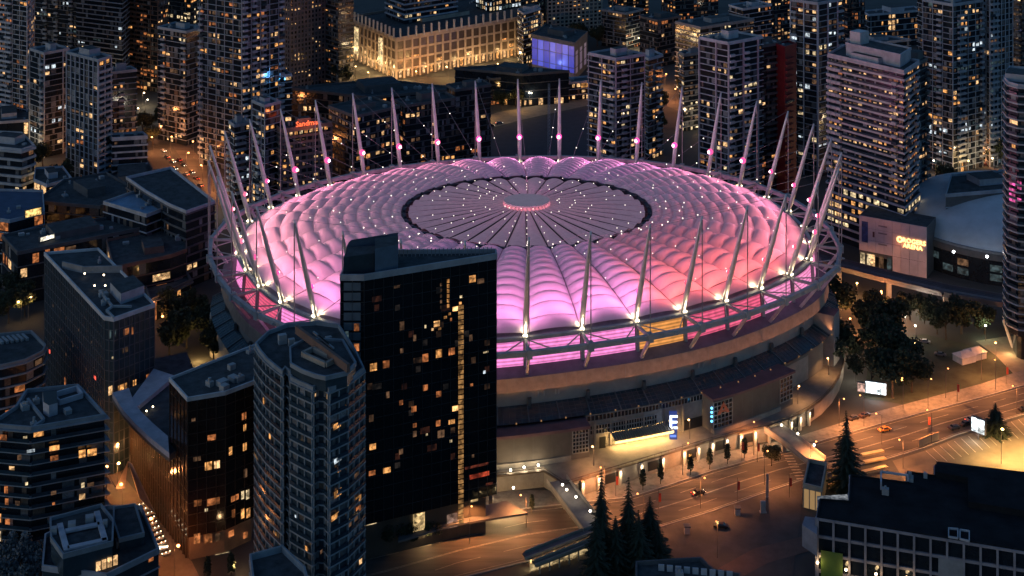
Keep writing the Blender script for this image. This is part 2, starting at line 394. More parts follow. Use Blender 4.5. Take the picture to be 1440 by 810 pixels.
def roof_stuff(poly, z, par, r, n=5, big=True, m=None):
    c = centroid(poly); k = len(poly); sz = max(math.dist(p, c) for p in poly); e = max(edges(poly), key=lambda q: q[3]); rz = math.atan2(e[1].y, e[1].x)
    if big:
        s = sz*.5; b = MB(); b.box(c[0]+r.uniform(-.1, .1)*sz, c[1]+r.uniform(-.1, .1)*sz, z, s*r.uniform(.8, 1.3), s*r.uniform(.5, .8), r.uniform(2.8, 4.5), rz, 0, 1)
        b.obj('plant_room', [m or SLABG, ROOFM], par)
    for i in range(n):
        p = poly[r.randrange(k)]; t = r.uniform(.25, .8); x, y = c[0]+(p[0]-c[0])*t, c[1]+(p[1]-c[1])*t
        b = MB(); s = r.uniform(.8, 2.6); b.box(x, y, z, s*r.uniform(.6, 1.6), s, r.uniform(.7, 1.8), rz+r.choice((0, pi/2)))
        if r.random() < .5: b.tube((x, y, z+.6), (x, y, z+2.4), s*.22, s*.22, 8)
        b.obj('roof_unit', HVAC, par)
def building(name, label, poly, z1, z0=0.0, fh=3.1, bay=3.6, lit=.12, pal=(0, 1, 1, 2, 3, 5, 5), wall=GLASS, slab=SLABG, sh=.45, so=.35, pier=None, pw=.35, pd=.3,
             roofm=ROOFM, par=True, parm=None, units=4, big=True, single=False, seed=None, hot=(), cat='building', parent=None, top=None, group=None, cutz=0.0, runs=.35, allf=False, rail=False, ph=1.1, balc=None):
    r = random.Random(seed if seed is not None else label); pstep = r.choice((1, 2, 2, 3)) if name == 'apartment_tower' and not single else 1
    balc = (.28 if name == 'apartment_tower' and not single and not rail else 0) if balc is None else balc
    t = parent or thing(name, label, cat, (0, 0, 0), group)
    if not parent: c = centroid(poly); t.location = (c[0], c[1], 0); poly = [(p[0]-c[0], p[1]-c[1]) for p in poly]; t['_o'] = (c[0], c[1])
    oc = Vector(t.location[:2])
    b = MB(); b.prism(poly, z0, z1, 0, 1); b.obj('wall', [wall, roofm], t)
    nf = max(1, int((z1-z0)/fh)); fh = (z1-z0)/nf
    S = MB()
    if sh:
        for f in range(1, nf+1):
            if z0+f*fh < cutz: continue
            if single:
                q = MB(); q.prism(offset(poly, so), z0+f*fh-sh, z0+f*fh-.02, 0, 0, True); q.obj('floor_slab', slab, t)
            else: S.prism(offset(poly, so), z0+f*fh-sh, z0+f*fh-.02, 0, 0, True)
        S.obj('floor_slab', slab, t, kind='stuff')
    P = MB(); Wn = {}; RL = MB(); BC = MB()
    for a, u, n, L, face in edges(poly):
        mid = a+u*L/2+oc; face = n.dot(-mid.normalized())
        if face < -.25: continue
        nb = max(1, round(L/bay)); bw = L/nb; rz = math.atan2(u.y, u.x)
        if pier:
            for i in range(0, nb+1, pstep):
                p = a+u*(bw*i)+n*(pd/2-.05)
                if i in (0, nb) and nb > 1: p = p+u*(.01 if i == 0 else -.01)
                P.box(p.x, p.y, max(z0, cutz), pw, pd+.1, z1-max(z0, cutz)-.1, rz)
        if rail and face > 0:
            for f in range(1, nf):
                zz = z0+f*fh
                if zz < cutz: continue
                p = a+n*(so-.06); q = a+u*L+n*(so-.06); RL.face([(p.x, p.y, zz), (q.x, q.y, zz), (q.x, q.y, zz+1), (p.x, p.y, zz+1)])
        colp = [r.random() for _ in range(nb)]
        for i in range(nb):
            if face > 0 and r.random() < balc:
                for f in range(2, nf-1):
                    if z0+f*fh < cutz: continue
                    p = a+u*(bw*(i+.5))+n*(so+.62); BC.box(p.x, p.y, z0+f*fh-.3, bw*.92, 1.3, 1.25, rz, f % 2 if r.random() < .15 else 0)
        for f in range(nf):
            zf = z0+f*fh
            if zf+fh < cutz: continue
            fl = r.random(); i = 0
            while i < nb:
                pr = lit*.92*(.4+1.2*colp[i])*(1.8 if fl < .12 else .85)
                for (h0, h1, hp) in hot:
                    if h0 <= f < h1: pr = hp
                if r.random() < pr:
                    run = 1+(1 if r.random() < runs else 0)+(1 if r.random() < runs*.4 else 0); mi = r.choice(pal)
                    for k in range(run):
                        if i+k >= nb: break
                        w = bw-pw-.25; w *= r.choice((1, .8, .6, .45)); o0 = (bw-w)/2
                        p = a+u*(bw*(i+k)+o0)+n*.07; q = p+u*w; h0 = zf+.3+r.choice((0, .3, .7)); h1 = max(h0+.7, zf+fh-sh-r.choice((.15, .4, .8)))
                        W_ = MB() if single else Wn.setdefault(0, MB())
                        W_.face([(p.x, p.y, h0), (q.x, q.y, h0), (q.x, q.y, h1), (p.x, p.y, h1)], 0 if single else mi)
                        if single: W_.obj('lit_window', LIT[mi], t)
                    i += run
                else:
                    if lit and r.random() < .4:      # curtains and blinds catching the dusk
                        w = (bw-pw-.2)*r.choice((.95, .6, .4)); p = a+u*(bw*i+(bw-w)/2)+n*.06; q = p+u*w; h0 = zf+.25; h1 = zf+fh-sh-.1
                        Wn.setdefault(1, MB()).face([(p.x, p.y, h0), (q.x, q.y, h0), (q.x, q.y, h1), (p.x, p.y, h1)], r.choice((0, 1, 1, 2)))
                    i += 1
    if P.f: P.obj('pier', pier, t, kind='stuff')
    if BC.f: BC.obj('balcony', [slab, GLASSB], t, kind='stuff')
    if RL.f: RL.obj('railing', GLASSB, t, kind='stuff')
    if 1 in Wn: Wn[1].obj('window_blind', BLIND, t, kind='stuff')
    if 0 in Wn: Wn[0].obj('lit_window', LIT, t, kind='stuff')
    if par: parapet(poly, z1, t, parm or slab, h=ph)
    if units or big: roof_stuff(poly, z1, t, r, units, big, slab)
    return t, poly
def corner(pxl, pxc, pxr, pyr, pyb, dl, dr):
    d = FPX*CAMZ/(pyb-HORIZ); C = (xat(pxc, d), d); L = (xat(pxl, d+dl), d+dl); R = (xat(pxr, d+dr), d+dr)
    return [C, R, (L[0]+R[0]-C[0], L[1]+R[1]-C[1]), L], zat(pyr, d)
def roofpoly(pts, z): return [at(x, y, z) for x, y in pts]
def pane(par, poly_edge, z0, z1, m, name='lit_window'):       # one upright lit pane between two plan points
    (x0, y0), (x1, y1) = poly_edge; b = MB(); b.face([(x0, y0, z0), (x1, y1, z0), (x1, y1, z1), (x0, y0, z1)]); return b.obj(name, m, par)
# ======================= CITY: far towers =======================
def T(label, pxl, pxc, pxr, pyr, pyb, dl, dr, name='apartment_tower', **k):
    poly, z = corner(pxl, pxc, pxr, pyr, pyb, dl, dr); k.setdefault('units', 3)
    return building(name, label, poly, z, **k)[0]
W5 = (0, 1, 1, 2, 3, 5, 5, 5)
COOLP = (1, 2, 4, 4, 5, 6, 6)
LILAC = mat('lilac_concrete', (.4, .375, .42), .8)
MIDC = mat('mid_concrete', (.42, .43, .48), .8)
BLUEC = mat('slate_concrete', (.3, .33, .38), .8)
# --- top left ---
T('grey apartment tower with amber windows in the top left corner of the view', -60, 38, 48, -60, 175, 40, 30, lit=.16, pal=(0, 1, 3, 3, 5), slab=MIDC, pier=MIDC, seed=3)
T('dark tower with a bright window band at its foot, behind two slim towers', 36, 108, 120, -90, 122, 22, 16, lit=.13, pal=COOLP, slab=BLUEC, sh=.3, so=.15, seed=5, hot=((0, 2, .9),))
T('dark teal office tower striped with thin horizontal bands', 108, 172, 182, -80, 135, 20, 22, 'office_tower', lit=.05, pal=COOLP, slab=BLUEC, sh=.7, so=.3, bay=4, seed=6)
T('brown tower with clustered orange windows left of the round lit pavilion', 172, 222, 236, -80, 130, 20, 12, lit=.2, pal=(0, 3, 3, 1), slab=BRICK, pier=BRICK, wall=GLASS, seed=7)
T('tower top with pale lit offices rising behind the slate grey tower', 225, 268, 288, -90, 100, 18, 16, 'office_tower', lit=.3, pal=(1, 2, 2, 0), slab=SLABD, seed=8)
T('slim blue grey tower with white mullions, left one of a pair', 42, 62, 97, 76, 222, 12, 12, lit=.07, slab=BLUEC, sh=.35, so=.1, pier=MIDC, pw=.5, pd=.5, bay=4.2, pal=COOLP, seed=9, units=3)
T('slim blue grey tower with a chunky lit plant room, right one of a pair', 94, 138, 156, 86, 262, 20, 10, lit=.12, slab=BLUEC, sh=.4, so=.12, pier=MIDC, pw=.55, pd=.5, bay=4.5, seed=10, pal=(0, 1, 1, 3, 5))
T('lower violet grey slab block joined behind the slim pair of towers', 150, 158, 192, 103, 230, 8, 6, lit=.1, slab=BLUEC, seed=11, pal=(0, 1, 3, 5, 5))
T('slate grey tower with few lit windows beside the round lit pavilion', 222, 262, 286, 46, 205, 14, 14, lit=.12, slab=BLUEC, sh=.35, so=.15, seed=12, pal=W5)
T('tall dark blue residential tower left of the low rooftop with blue lamps', 281, 340, 398, -60, 245, 20, 22, lit=.15, slab=BLUEC, sh=.35, so=.5, bay=3.4, pal=(0, 1, 1, 3, 5, 5), seed=13, pier=BLUEC)
T('broad tower of dim windows behind the rooftop with blue lamps', 330, 362, 392, -80, 120, 16, 18, lit=.22, slab=SLABD, pal=(0, 2, 3, 5), seed=14)
T('brown brick tower with a fine grid of small windows', 385, 408, 466, -80, 126, 16, 26, 'office_tower', lit=.06, slab=mat('dusk_brick', (.2, .15, .14), .9), sh=1.3, so=.2, pier=mat('dusk_brick', (.2, .15, .14), .9), pw=1.3, pd=.35, bay=3.0, pal=(0, 1, 1), seed=15, hot=((3, 4, .75), (17, 18, .5)))
T('dark banded office block between the brick tower and the department store', 458, 476, 497, -60, 122, 14, 10, 'office_tower', lit=.1, slab=SLABD, sh=.9, seed=16, pal=(0, 3, 5))
# low block with blue lamps on its rooftop
t = T('low dark block with blue lamps and a white lit sign on its rooftop', 332, 345, 410, 112, 235, 16, 10, 'office_block', lit=.08, slab=BLUEC, big=False, seed=17)
poly, z = corner(332, 345, 410, 112, 235, 16, 10); o = t.location
BLUEL = glow('blue_lamp', (.1, .5, 1), 5, False); WSIGN = glow('white_sign', (.85, .92, 1), 3, False)
c, r_ = poly[0], poly[1]
def on(p, q, f, off=0): return (p[0]+(q[0]-p[0])*f+off*0, p[1]+(q[1]-p[1])*f-off)
for f in (.03, .12, .2, .27, .75, .85):
    m = MB(); p = on(c, r_, f, .6); m.ball((p[0]-o.x, p[1]-o.y, z-1.5), .7); m.obj('blue_lamp', BLUEL, t)
p, q = on(c, r_, .48, .7), on(c, r_, .62, .7); pane(t, ((p[0]-o.x, p[1]-o.y), (q[0]-o.x, q[1]-o.y)), z-2.4, z+.4, WSIGN, 'rooftop_sign')
lamp('POINT', (*on(c, r_, .5, 6), z+3), 2500, (.15, .5, 1), radius=1)
T('small white framed block standing below the violet slab block', 152, 158, 207, 196, 258, 8, 4, 'office_block', lit=.1, slab=MIDC, pier=None, sh=.9, seed=18, units=2, big=False)
# --- dark middle-left blocks behind the stadium ---
SANDB = T('dark hotel block with a glowing red rooftop sign and a lit top floor', 385, 396, 466, 184, 300, 10, 12, 'hotel', lit=.28, slab=mat('dusk_brick', (.2, .15, .14), .9), sh=1.2, pier=SLABD, pw=1.0, bay=3.4, pal=(0, 1, 5, 5), seed=19, hot=((12, 20, .0),))
T('long dark block with scattered windows behind the left masts of the stadium', 462, 500, 562, 165, 290, 20, 20, 'office_block', lit=.17, slab=SLABD, seed=20, pal=(0, 3, 5, 5, 1), bay=3.2)
T('dark slab block with scattered windows, right of the long dark block', 556, 570, 640, 150, 262, 12, 16, 'office_block', lit=.2, slab=SLABD, seed=21, pal=(0, 3, 5, 5, 1), bay=3.2)
T('dark block with a white lamp at its roof edge behind the upper masts', 628, 640, 690, 128, 236, 12, 12, 'office_block', lit=.1, slab=SLABD, seed=22, pal=(1, 3, 5, 5, 4), bay=3.2)
T('broad low dark roofed hall in front of the department store', 404, 520, 650, 138, 205, 22, 22, 'hall', lit=.03, slab=SLABD, seed=23, fh=4, units=9)
T('narrow dark tower with blue grey bands behind the far left masts', 322, 330, 352, 178, 290, 8, 6, lit=.2, slab=BLUEC, seed=24, pal=(0, 1, 2, 4))
T('slab tower with vertical ribs behind the leftmost masts', 355, 372, 394, 150, 300, 10, 8, lit=.1, slab=BLUEC, pier=MIDC, seed=25, pal=(0, 5, 1))
# --- department store and its towers ---
STONE = mat('warm_stone', (.42, .33, .26), .8)
poly, z = corner(486, 557, 762, 56, 112, 80, 95)
store, lp = building('department_store', 'floodlit stone department store with lit window bays on a street corner', poly, z, fh=7, bay=7, lit=.0, wall=mat('store_glass', (.09, .065, .05), .3), slab=STONE, sh=1.5, so=.4, pier=STONE, pw=1.6, pd=.6, seed=30, units=6, cat='store', ph=1.6)
for a, u, n, L, face in edges(lp, store.location):
    if face < -.2: continue
    nb = round(L/7)
    for i in range(nb):
        p = a+u*(L/nb*(i+.3))+n*.6; q = p+u*(L/nb*.32)
        pane(store, (p, q), 1.2, 6.5, LIT[rnd.choice((0, 1, 1))])
        if i % 3 != 1 and rnd.random() < .65:
            p = a+u*(L/nb*(i+.12))+n*.12; q = p+u*(L/nb*.76); k0 = rnd.choice((8, 13)); pane(store, (p, q), k0, k0+2.4, LIT[rnd.choice((0, 1, 5))])
        # stone fins rising above the roof edge, lit at the foot
        m = MB(); p = a+u*(L/nb*(i+.5))+n*.2; m.box(p.x, p.y, z+.4, 1.1, 1.1, 7.5, math.atan2(u.y, u.x)); m.obj('roof_fin', SLABW, store)
    for i in range(0, nb, 2):
        p = a+u*(L/nb*(i+.5))+n*7; lamp('POINT', (p.x, p.y, 5), rnd.choice((800, 2200, 3200, 4600)), (1, .62, .25), store, radius=.6)
for k, f in enumerate((.18, .55)):     # two lit ornament panels on the left face
    a = Vector(lp[0]); e = Vector(lp[3]); u = (e-a).normalized(); n = Vector((-u.y, u.x)); n = n if (n+Vector((0, 0))).dot(Vector(store.location[:2])) < 0 else -n; p = a+u*((e-a).length*f*1.3)+n*.6; q = p+u*8
    pane(store, (q, p), 5, z-3, glow('ornament_lit', (1, .72, .36), .9), 'lit_panel')
c0 = centroid(poly)
def inpoly(k, dx=0, dy=0): return [(c0[0]+(p[0]-c0[0])*k+dx, c0[1]+(p[1]-c0[1])*k+dy) for p in poly]
building('office_tower', 'banded dark office tower rising from the department store roof', [(x-18, y) for x, y in inpoly(.36)], z+46, z0=z+.4, fh=3.8, bay=4, lit=.16, pal=(1, 2, 0, 5), slab=MIDC, sh=1.1, so=.9, seed=31)
building('office_tower', 'glass office tower with a pale lit lobby on the right end of the store roof', [(x+42, y+38) for x, y in inpoly(.24)], z+52, z0=z+.4, fh=3.8, bay=3.4, lit=.22, pal=(2, 1, 4, 6), slab=SLABD, sh=.5, seed=32, hot=((0, 2, .95),))
T('dark glass tower with pale office windows right of the department store', 690, 712, 765, -60, 60, 20, 30, 'office_tower', lit=.25, pal=(2, 4, 1, 6), slab=SLABD, sh=.5, seed=33)
T('stone office block with a regular grid of pale arches at the top of the view', 758, 770, 846, -30, 50, 20, 20, 'office_block', lit=.12, slab=STONE, sh=1.2, pier=STONE, pw=1.4, bay=4, pal=(1, 2, 0), seed=34, wall=GLASS)
T('narrow office block with lit rows between the store and the blue lit theatre', 728, 736, 760, 20, 92, 14, 20, 'office_block', lit=.35, pal=(1, 2, 5), slab=MIDC, seed=35)
# theatre with a blue lit wall
poly, z = corner(748, 808, 826, 62, 113, 30, 40)
th, lp = building('theatre', 'dark box of a theatre with one wall of glowing blue bays', poly, z, fh=7, bay=9, lit=0, wall=SLABD, slab=SLABD, sh=.4, so=.3, pier=None, seed=36, cat='theatre', units=4)
BLUEP = [glow('blue_panel', (.08, .11, 1), .42, False), glow('blue_panel_pale', (.13, .17, 1), .62, False)]
for a, u, n, L, face in edges(lp, th.location):
    if n.x < -.2 and face > 0:
        for i in range(7): p = a+u*(L/7*(i+.06))+n*.1; pane(th, (p, p+u*(L/7*.88)), 5, z-2, BLUEP[i % 2], 'lit_panel')
        lamp('POINT', (*(a+u*L/2+n*9), 8), 5000, (.2, .3, 1), th, radius=1)
    elif face > 0:
        for i in range(3): p = a+u*(L/3*(i+.2))+n*.1; pane(th, (p, p+u*(L/3*.5)), 4, z-6, glow('mauve_panel', (.6, .4, .6), .2, False), 'lit_panel')
T('dark flat roofed hall with lit shopfronts beside the blue lit theatre', 640, 735, 800, 106, 150, 18, 10, 'hall', lit=.0, slab=SLABD, seed=37, fh=5, units=5, hot=((0, 1, .45),), pal=(0, 1, 3))
T('dark low roof carrying a red and orange poster wall near the viaduct', 676, 690, 752, 112, 148, 16, 10, 'shop_block', lit=.2, slab=SLABD, seed=38, hot=((0, 1, .8),), pal=(0, 3, 3), units=3)
T('two storey lit arcade along the viaduct beyond the masts', 788, 796, 838, 118, 142, 12, 8, 'shop_block', lit=.5, slab=MIDC, seed=39, pal=(0, 1, 5), units=2, big=False)
# --- condominium towers right of centre ---
T('pale grey condominium tower with curved bays behind the right hand masts', 828, 866, 906, 84, 262, 14, 12, lit=.13, slab=LILAC, sh=.5, so=.7, pier=LILAC, pw=.35, pd=.5, bay=3.3, wall=GLASS, pal=(1, 2, 5, 5, 0), seed=40)
T('slimmer rear wing beside the pale grey condominium tower', 900, 912, 932, 84, 225, 10, 10, lit=.12, slab=MIDC, seed=41, pal=(1, 0, 5))
T('office block with whole floors of pale yellow windows behind the condominiums', 950, 985, 1060, 40, 135, 20, 30, 'office_block', lit=.55, pal=(2, 2, 5, 5), slab=SLABG, sh=.8, seed=42)
T('lower lit office wing with a blue fin, left of the twin condominiums', 955, 962, 990, 78, 185, 8, 8, 'office_block', lit=.5, pal=(2, 5, 5), slab=SLABG, sh=.7, seed=43)
T('lilac grey condominium slab with ribbed front and amber balconies', 984, 1024, 1072, 62, 285, 14, 16, lit=.17, slab=MIDC, sh=.45, so=.5, pier=LILAC, pw=.7, pd=.8, bay=4, pal=(0, 1, 1, 2, 5, 5), seed=44)
T('dark rear half of the ribbed condominium with a bright corner lamp', 1060, 1070, 1098, 66, 270, 8, 8, lit=.22, slab=SLABD, pal=(0, 3, 1, 5), seed=45)
REDW = mat('red_panel', (.16, .012, .015), .6)
T('narrow tower clad in dark red panels', 1092, 1104, 1120, 68, 272, 8, 8, lit=.0, slab=REDW, wall=REDW, sh=.3, so=.05, seed=46, units=1, big=False)
T('tall blue grey condominium tower with two slit shadows behind the red tower', 1112, 1150, 1184, 6, 250, 12, 14, lit=.25, slab=BLUEC, sh=.4, so=.3, pier=MIDC, pw=.6, pd=.6, bay=4, pal=(1, 2, 4, 5, 5), seed=47)
# purple lit tower with lit podium floors
poly, z = corner(1165, 1271, 1292, 102, 372, 36, 20)
pt, lp = building('apartment_tower', 'broad pale condominium tower washed pink low down, above lit office floors', poly, z, z0=27, fh=3.0, bay=2.9, lit=.42, slab=LILAC, sh=.9, so=.55, pier=None, balc=.3, wall=GLASS, pal=(0, 1, 1, 3, 5, 5), seed=48, units=3, single=False, rail=True)
building('', '', [(p[0]*1.03, p[1]*1.03) for p in lp], 26.9, parent=pt, z0=0, fh=3.8, bay=4.5, lit=.0, slab=LILAC, sh=.9, so=.6, pier=None, seed=49, units=0, big=False, hot=((2, 7, .72),), pal=(2, 2, 1, 0), runs=.8, par=False)
m = MB(); pl2 = [(p[0]*.72+3, p[1]*.72+2) for p in lp]; m.prism(pl2, z, z+5.5, 0, 1); m.obj('penthouse', [LILAC, ROOFM], pt); parapet(pl2, z+5.5, pt, LILAC, h=.8)
m = MB(); m.box(-4, 10, z+5.4, 7, 6, 6, .7); m.obj('plant_room', SLABW, pt)
lamp('POINT', (pt.location.x+8, pt.location.y-22, z-2), 900, (1, .6, .25), pt, radius=.5).location = (12, -8, z-3)
T('dark curved tower directly behind the pink washed tower', 1268, 1288, 1304, 92, 330, 12, 12, lit=.1, slab=SLABD, seed=50, pal=(1, 5, 5))
T('low flat roofed block with a row of arched lights at the top right', 1212, 1222, 1296, 22, 70, 16, 20, 'office_block', lit=.2, slab=MIDC, seed=51, pal=(1, 1, 0, 5), fh=4, hot=((0, 3, .5),))
T('brown block with a pink lit corner behind the blue grey condominium', 1180, 1192, 1216, -6, 95, 12, 10, lit=.2, slab=BRICK, seed=52, pal=(0, 3, 5))
T('low office block with a lattice of yellow windows between the right hand towers', 1190, 1230, 1280, 62, 150, 14, 12, 'office_block', lit=.12, slab=BLUEC, seed=53, pal=(0, 1, 2), hot=((8, 11, .4),))
T('tall teal glass condominium tower right of the pink washed tower', 1298, 1340, 1382, 8, 245, 16, 14, lit=.22, slab=BLUEC, sh=.4, so=.4, pier=BLUEC, bay=3.2, pal=(1, 4, 5, 5, 0, 6), seed=54)
T('taller teal glass tower with vertical ribs at the upper right', 1372, 1392, 1424, -40, 235, 12, 12, lit=.13, slab=BLUEC, sh=.4, so=.2, pier=MIDC, pw=.5, bay=3.4, pal=(1, 4, 5, 6, 6), seed=55)
T('dark tower cut by the right edge of the view', 1412, 1436, 1500, -60, 190, 14, 14, lit=.14, slab=SLABD, seed=56, pal=(0, 1, 5))
# --- rows of blocks closing the view at the top ---
k = 0
for (pxl, pxc, pxr, pyr, pyb) in ((846, 880, 905, 20, 70), (900, 925, 958, 30, 95), (1040, 1070, 1112, -10, 60), (855, 868, 912, -30, 30), (930, 950, 1010, -20, 35), (1025, 1045, 1085, 14, 110), (1290, 1310, 1345, -10, 120), (600, 640, 690, -60, 20), (250, 285, 335, -70, 60)):
    T(['plain dark block with a flat roof behind the pale grey condominium', 'dark flat roofed block with a few amber windows left of the yellow lit offices', 'dark tower with orange windows at the top edge, left of the blue grey condominium',
       'far orange lit block at the top edge above the pale grey condominium', 'far dark block at the top edge above the yellow lit offices', 'low block with white roof lamps behind the ribbed condominium', 'dark mid rise block behind the teal glass tower',
       'far tower with lit floors behind the department store', 'far tower with rows of pale windows above the slate grey tower'][k], pxl, pxc, pxr, pyr, pyb, 16, 18, 'office_block', lit=(.14, .1, .3, .45, .2, .15, .15, .25, .25)[k], pal=(0, 3, 1, 5), slab=(SLABG, SLABD, BRICK, BRICK, SLABD, MIDC, BLUEC, SLABD, BLUEC)[k], seed=60+k); k += 1
# ======================= FOREGROUND BUILDINGS =======================
def facept(A, B, px, py):
    k = (px-CXP)/FPX; dx, dy = B[0]-A[0], B[1]-A[1]
    s = (k*A[1]-A[0])/(dx-k*dy); x, y = A[0]+dx*s, A[1]+dy*s
    return x, y, zat(py, y)
def panes_at(par, A, B, items, off=.12, nm='lit_window', org=None):   # lit panes of known place on one facade (A, B plan points in world)
    o = org or par.location; d = Vector((B[0]-A[0], B[1]-A[1])).normalized(); n = Vector((d.y, -d.x))
    if n.dot(Vector(A)) > 0: n = -n
    for px, py, w, h, m in items:
        x, y, z = facept(A, B, px, py); q = y/FPX*.88; x += n.x*off-o.x; y += n.y*off-o.y; hw = d*w*q/2; hh = h*q/2
        b = MB(); b.face([(x-hw.x, y-hw.y, z-hh), (x+hw.x, y+hw.y, z-hh), (x+hw.x, y+hw.y, z+hh), (x-hw.x, y-hw.y, z+hh)]); b.obj(nm, LIT[m] if isinstance(m, int) else m, par)
TEALG = mat('teal_curtain_glass', (.03, .05, .065), .25, 0, .3, .15, .6)
BLKG = mat('black_curtain_glass', (.006, .008, .011), .07, 0, .4, .1, .6)
# ---- black glass hotel in front of the stadium ----
HA = roofpoly([(512, 392), (698, 362), (697, 356), (560, 357), (492, 366), (479, 392)], 83)
hotel, lp = building('hotel_tower', 'black glass hotel tower with a glowing vertical strip, standing before the stadium', HA, 83, z0=12, fh=3.23, bay=3.0, lit=0, wall=BLKG, slab=mat('mullion_black', (.05, .053, .058), .35, .3), sh=.16, so=.05, pier=mat('mullion_black', (.03, .032, .036), .35, .3), pw=.12, pd=.14, units=0, big=False, cat='hotel', parm=mat('parapet_grey', (.3, .32, .35), .5), ph=1.3, seed=70)
A, B = HA[0], HA[1]; A2, B2 = HA[5], HA[0]
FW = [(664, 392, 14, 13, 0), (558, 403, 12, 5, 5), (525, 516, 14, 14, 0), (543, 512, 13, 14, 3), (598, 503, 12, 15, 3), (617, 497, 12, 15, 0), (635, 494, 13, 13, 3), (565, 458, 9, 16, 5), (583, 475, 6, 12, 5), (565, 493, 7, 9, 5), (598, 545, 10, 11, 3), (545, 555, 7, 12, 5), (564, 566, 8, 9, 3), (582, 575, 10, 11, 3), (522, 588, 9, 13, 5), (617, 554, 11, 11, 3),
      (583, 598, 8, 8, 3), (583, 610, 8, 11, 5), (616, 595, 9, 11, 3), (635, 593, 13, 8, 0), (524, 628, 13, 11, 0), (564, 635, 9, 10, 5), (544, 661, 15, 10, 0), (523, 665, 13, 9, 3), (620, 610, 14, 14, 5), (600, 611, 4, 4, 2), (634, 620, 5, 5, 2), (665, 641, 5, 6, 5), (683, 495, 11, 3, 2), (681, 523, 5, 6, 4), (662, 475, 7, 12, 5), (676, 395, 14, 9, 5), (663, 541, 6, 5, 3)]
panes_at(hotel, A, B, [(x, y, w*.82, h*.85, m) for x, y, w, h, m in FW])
STG = glow('stair_gold_pane', (1, .5, .16), .3)
rq = random.Random(4); FAINT = [glow('pane_dim_a', (1, .5, .25), .03), glow('pane_dim_b', (.8, .6, .5), .018), glow('pane_dim_c', (1, .3, .15), .022)]
panes_at(hotel, A, B, [(520+9.7*rq.randrange(18), 408+12.3*rq.randrange(24), rq.choice((8, 9, 16)), rq.choice((9, 10)), rq.choice(FAINT)) for _ in range(30)], .1, 'dim_window')
lit_strip = [(648, y, 9, 6.2, STG) for i, y in enumerate(range(432, 735, 7))]
panes_at(hotel, A, B, lit_strip, .14, 'stair_window'); panes_at(hotel, A, B, [(630, y, 4, 6, 0) for y in range(395, 433, 7)]+[(620, y, 3, 5, 5) for y in range(400, 440, 8)], .14, 'stair_window')
panes_at(hotel, A, B, [(674, 668, 34, 7, glow('red_lounge', (1, .12, .05), .45)), (670, 655, 40, 4, glow('red_lounge_dim', (1, .2, .1), .12)), (688, 680, 12, 4, glow('red_lounge_dim', (1, .2, .1), .12))], .13)
panes_at(hotel, A, B, [(614, 455, 10, 9, glow('chandelier', (1, .5, .18), 2)), (640, 434, 9, 7, glow('chandelier', (1, .5, .18), 2)), (632, 441, 4, 4, 0), (608, 463, 4, 4, 1), (618, 462, 5, 4, 0), (598, 459, 3, 5, 2), (648, 417, 4, 4, 2), (626, 446, 5, 4, 0), (640, 574, 10, 8, glow('chandelier', (1, .5, .18), 2)), (634, 449, 3, 5, 3), (647, 426, 4, 4, 0)], .16, 'lamp_pane')  # glowing panes stand in for reflected lights; the lone lower one is a lamp
SLT = mat('side_glazing', (.1, .13, .16), .35, 0, .2, .3)
panes_at(hotel, A2, B2, [(495.3, 392+14*i+11, 27, 12.6, SLT) for i in range(24)], .08, 'side_pane')
panes_at(hotel, A2, B2, [(501.5, 460, 8, 12, 3), (501.5, 488, 8, 12, 3), (502, 513, 7, 8, 5), (488, 470, 5, 10, 6)])
# penthouse: curved screen and lift block
o = hotel.location; pz = lambda pts, z: [(x-o.x, y-o.y) for x, y in roofpoly(pts, z)]
m = MB(); m.prism(pz([(483, 389), (526, 383), (528, 372), (490, 374)], 83), 83, 88.6, 0, 1); m.obj('plant_room', [TEALG, ROOFM], hotel)
m = MB(); m.prism(pz([(527, 386), (560, 379), (560, 366), (527, 370)], 83), 83, 90.4, 0, 1); m.obj('lift_block', [mat('screen_blue', (.09, .13, .18), .5), ROOFM], hotel)
P = []
for i in range(9):
    a = pi/2*i/8; x, y = at(486+11*(1-cos(a)), 372, 83); P.append([(x-o.x, y-o.y, 86+4.4*sin(a)), (xat(558, y)-o.x-1.0*(1-sin(a)), y-o.y+6, 86+4.4*sin(a))])
m = MB(); m.grid(P); m.obj('curved_screen', mat('screen_blue', (.09, .13, .18), .5), hotel)
m = MB()
for i in range(24): x, y = at(562+5.6*i, 361-.15*i, 83); m.box(x-o.x, y-o.y, 83, .25, .25, 2.2)
m.obj('screen_post', SLABG, hotel, kind='stuff')
# podium under the hotel
m = MB(); m.prism(offset(lp, -3.2), 0, 11.99); m.obj('lobby', mat('lobby_dark', (.05, .045, .04), .5), hotel)
LOB = glow('lobby_lit', (1, .68, .3), .9)
panes_at(hotel, A, B, [(676, 703, 24, 16, LOB), (593, 740, 20, 28, LOB), (640, 738, 18, 22, glow('lobby_pink', (.8, .5, .38), .35)), (524, 742, 22, 5, 2)], -2.4)
for px, py in ((690, 728), (656, 745), (622, 752)):
    x, y = at(px, py); m = MB(); m.box(x-o.x, y-o.y, 0, 1.2, 1.2, 12); m.obj('column', SLABD, hotel)
m = MB(); m.prism([(q[0]-o.x, q[1]-o.y) for q in (at(560, 742, 5), at(655, 716, 5), at(712, 705, 5), at(742, 722, 5), at(640, 738, 5), at(560, 762, 5))], 4.6, 5.2, 0, 0, True); m.obj('entrance_canopy', SLABD, hotel)
for px, py in ((600, 752), (700, 715), (722, 718), (535, 765)):
    lamp('POINT', (*at(px, py, 3), 3.8), 2600, (1, .62, .26), radius=.5)
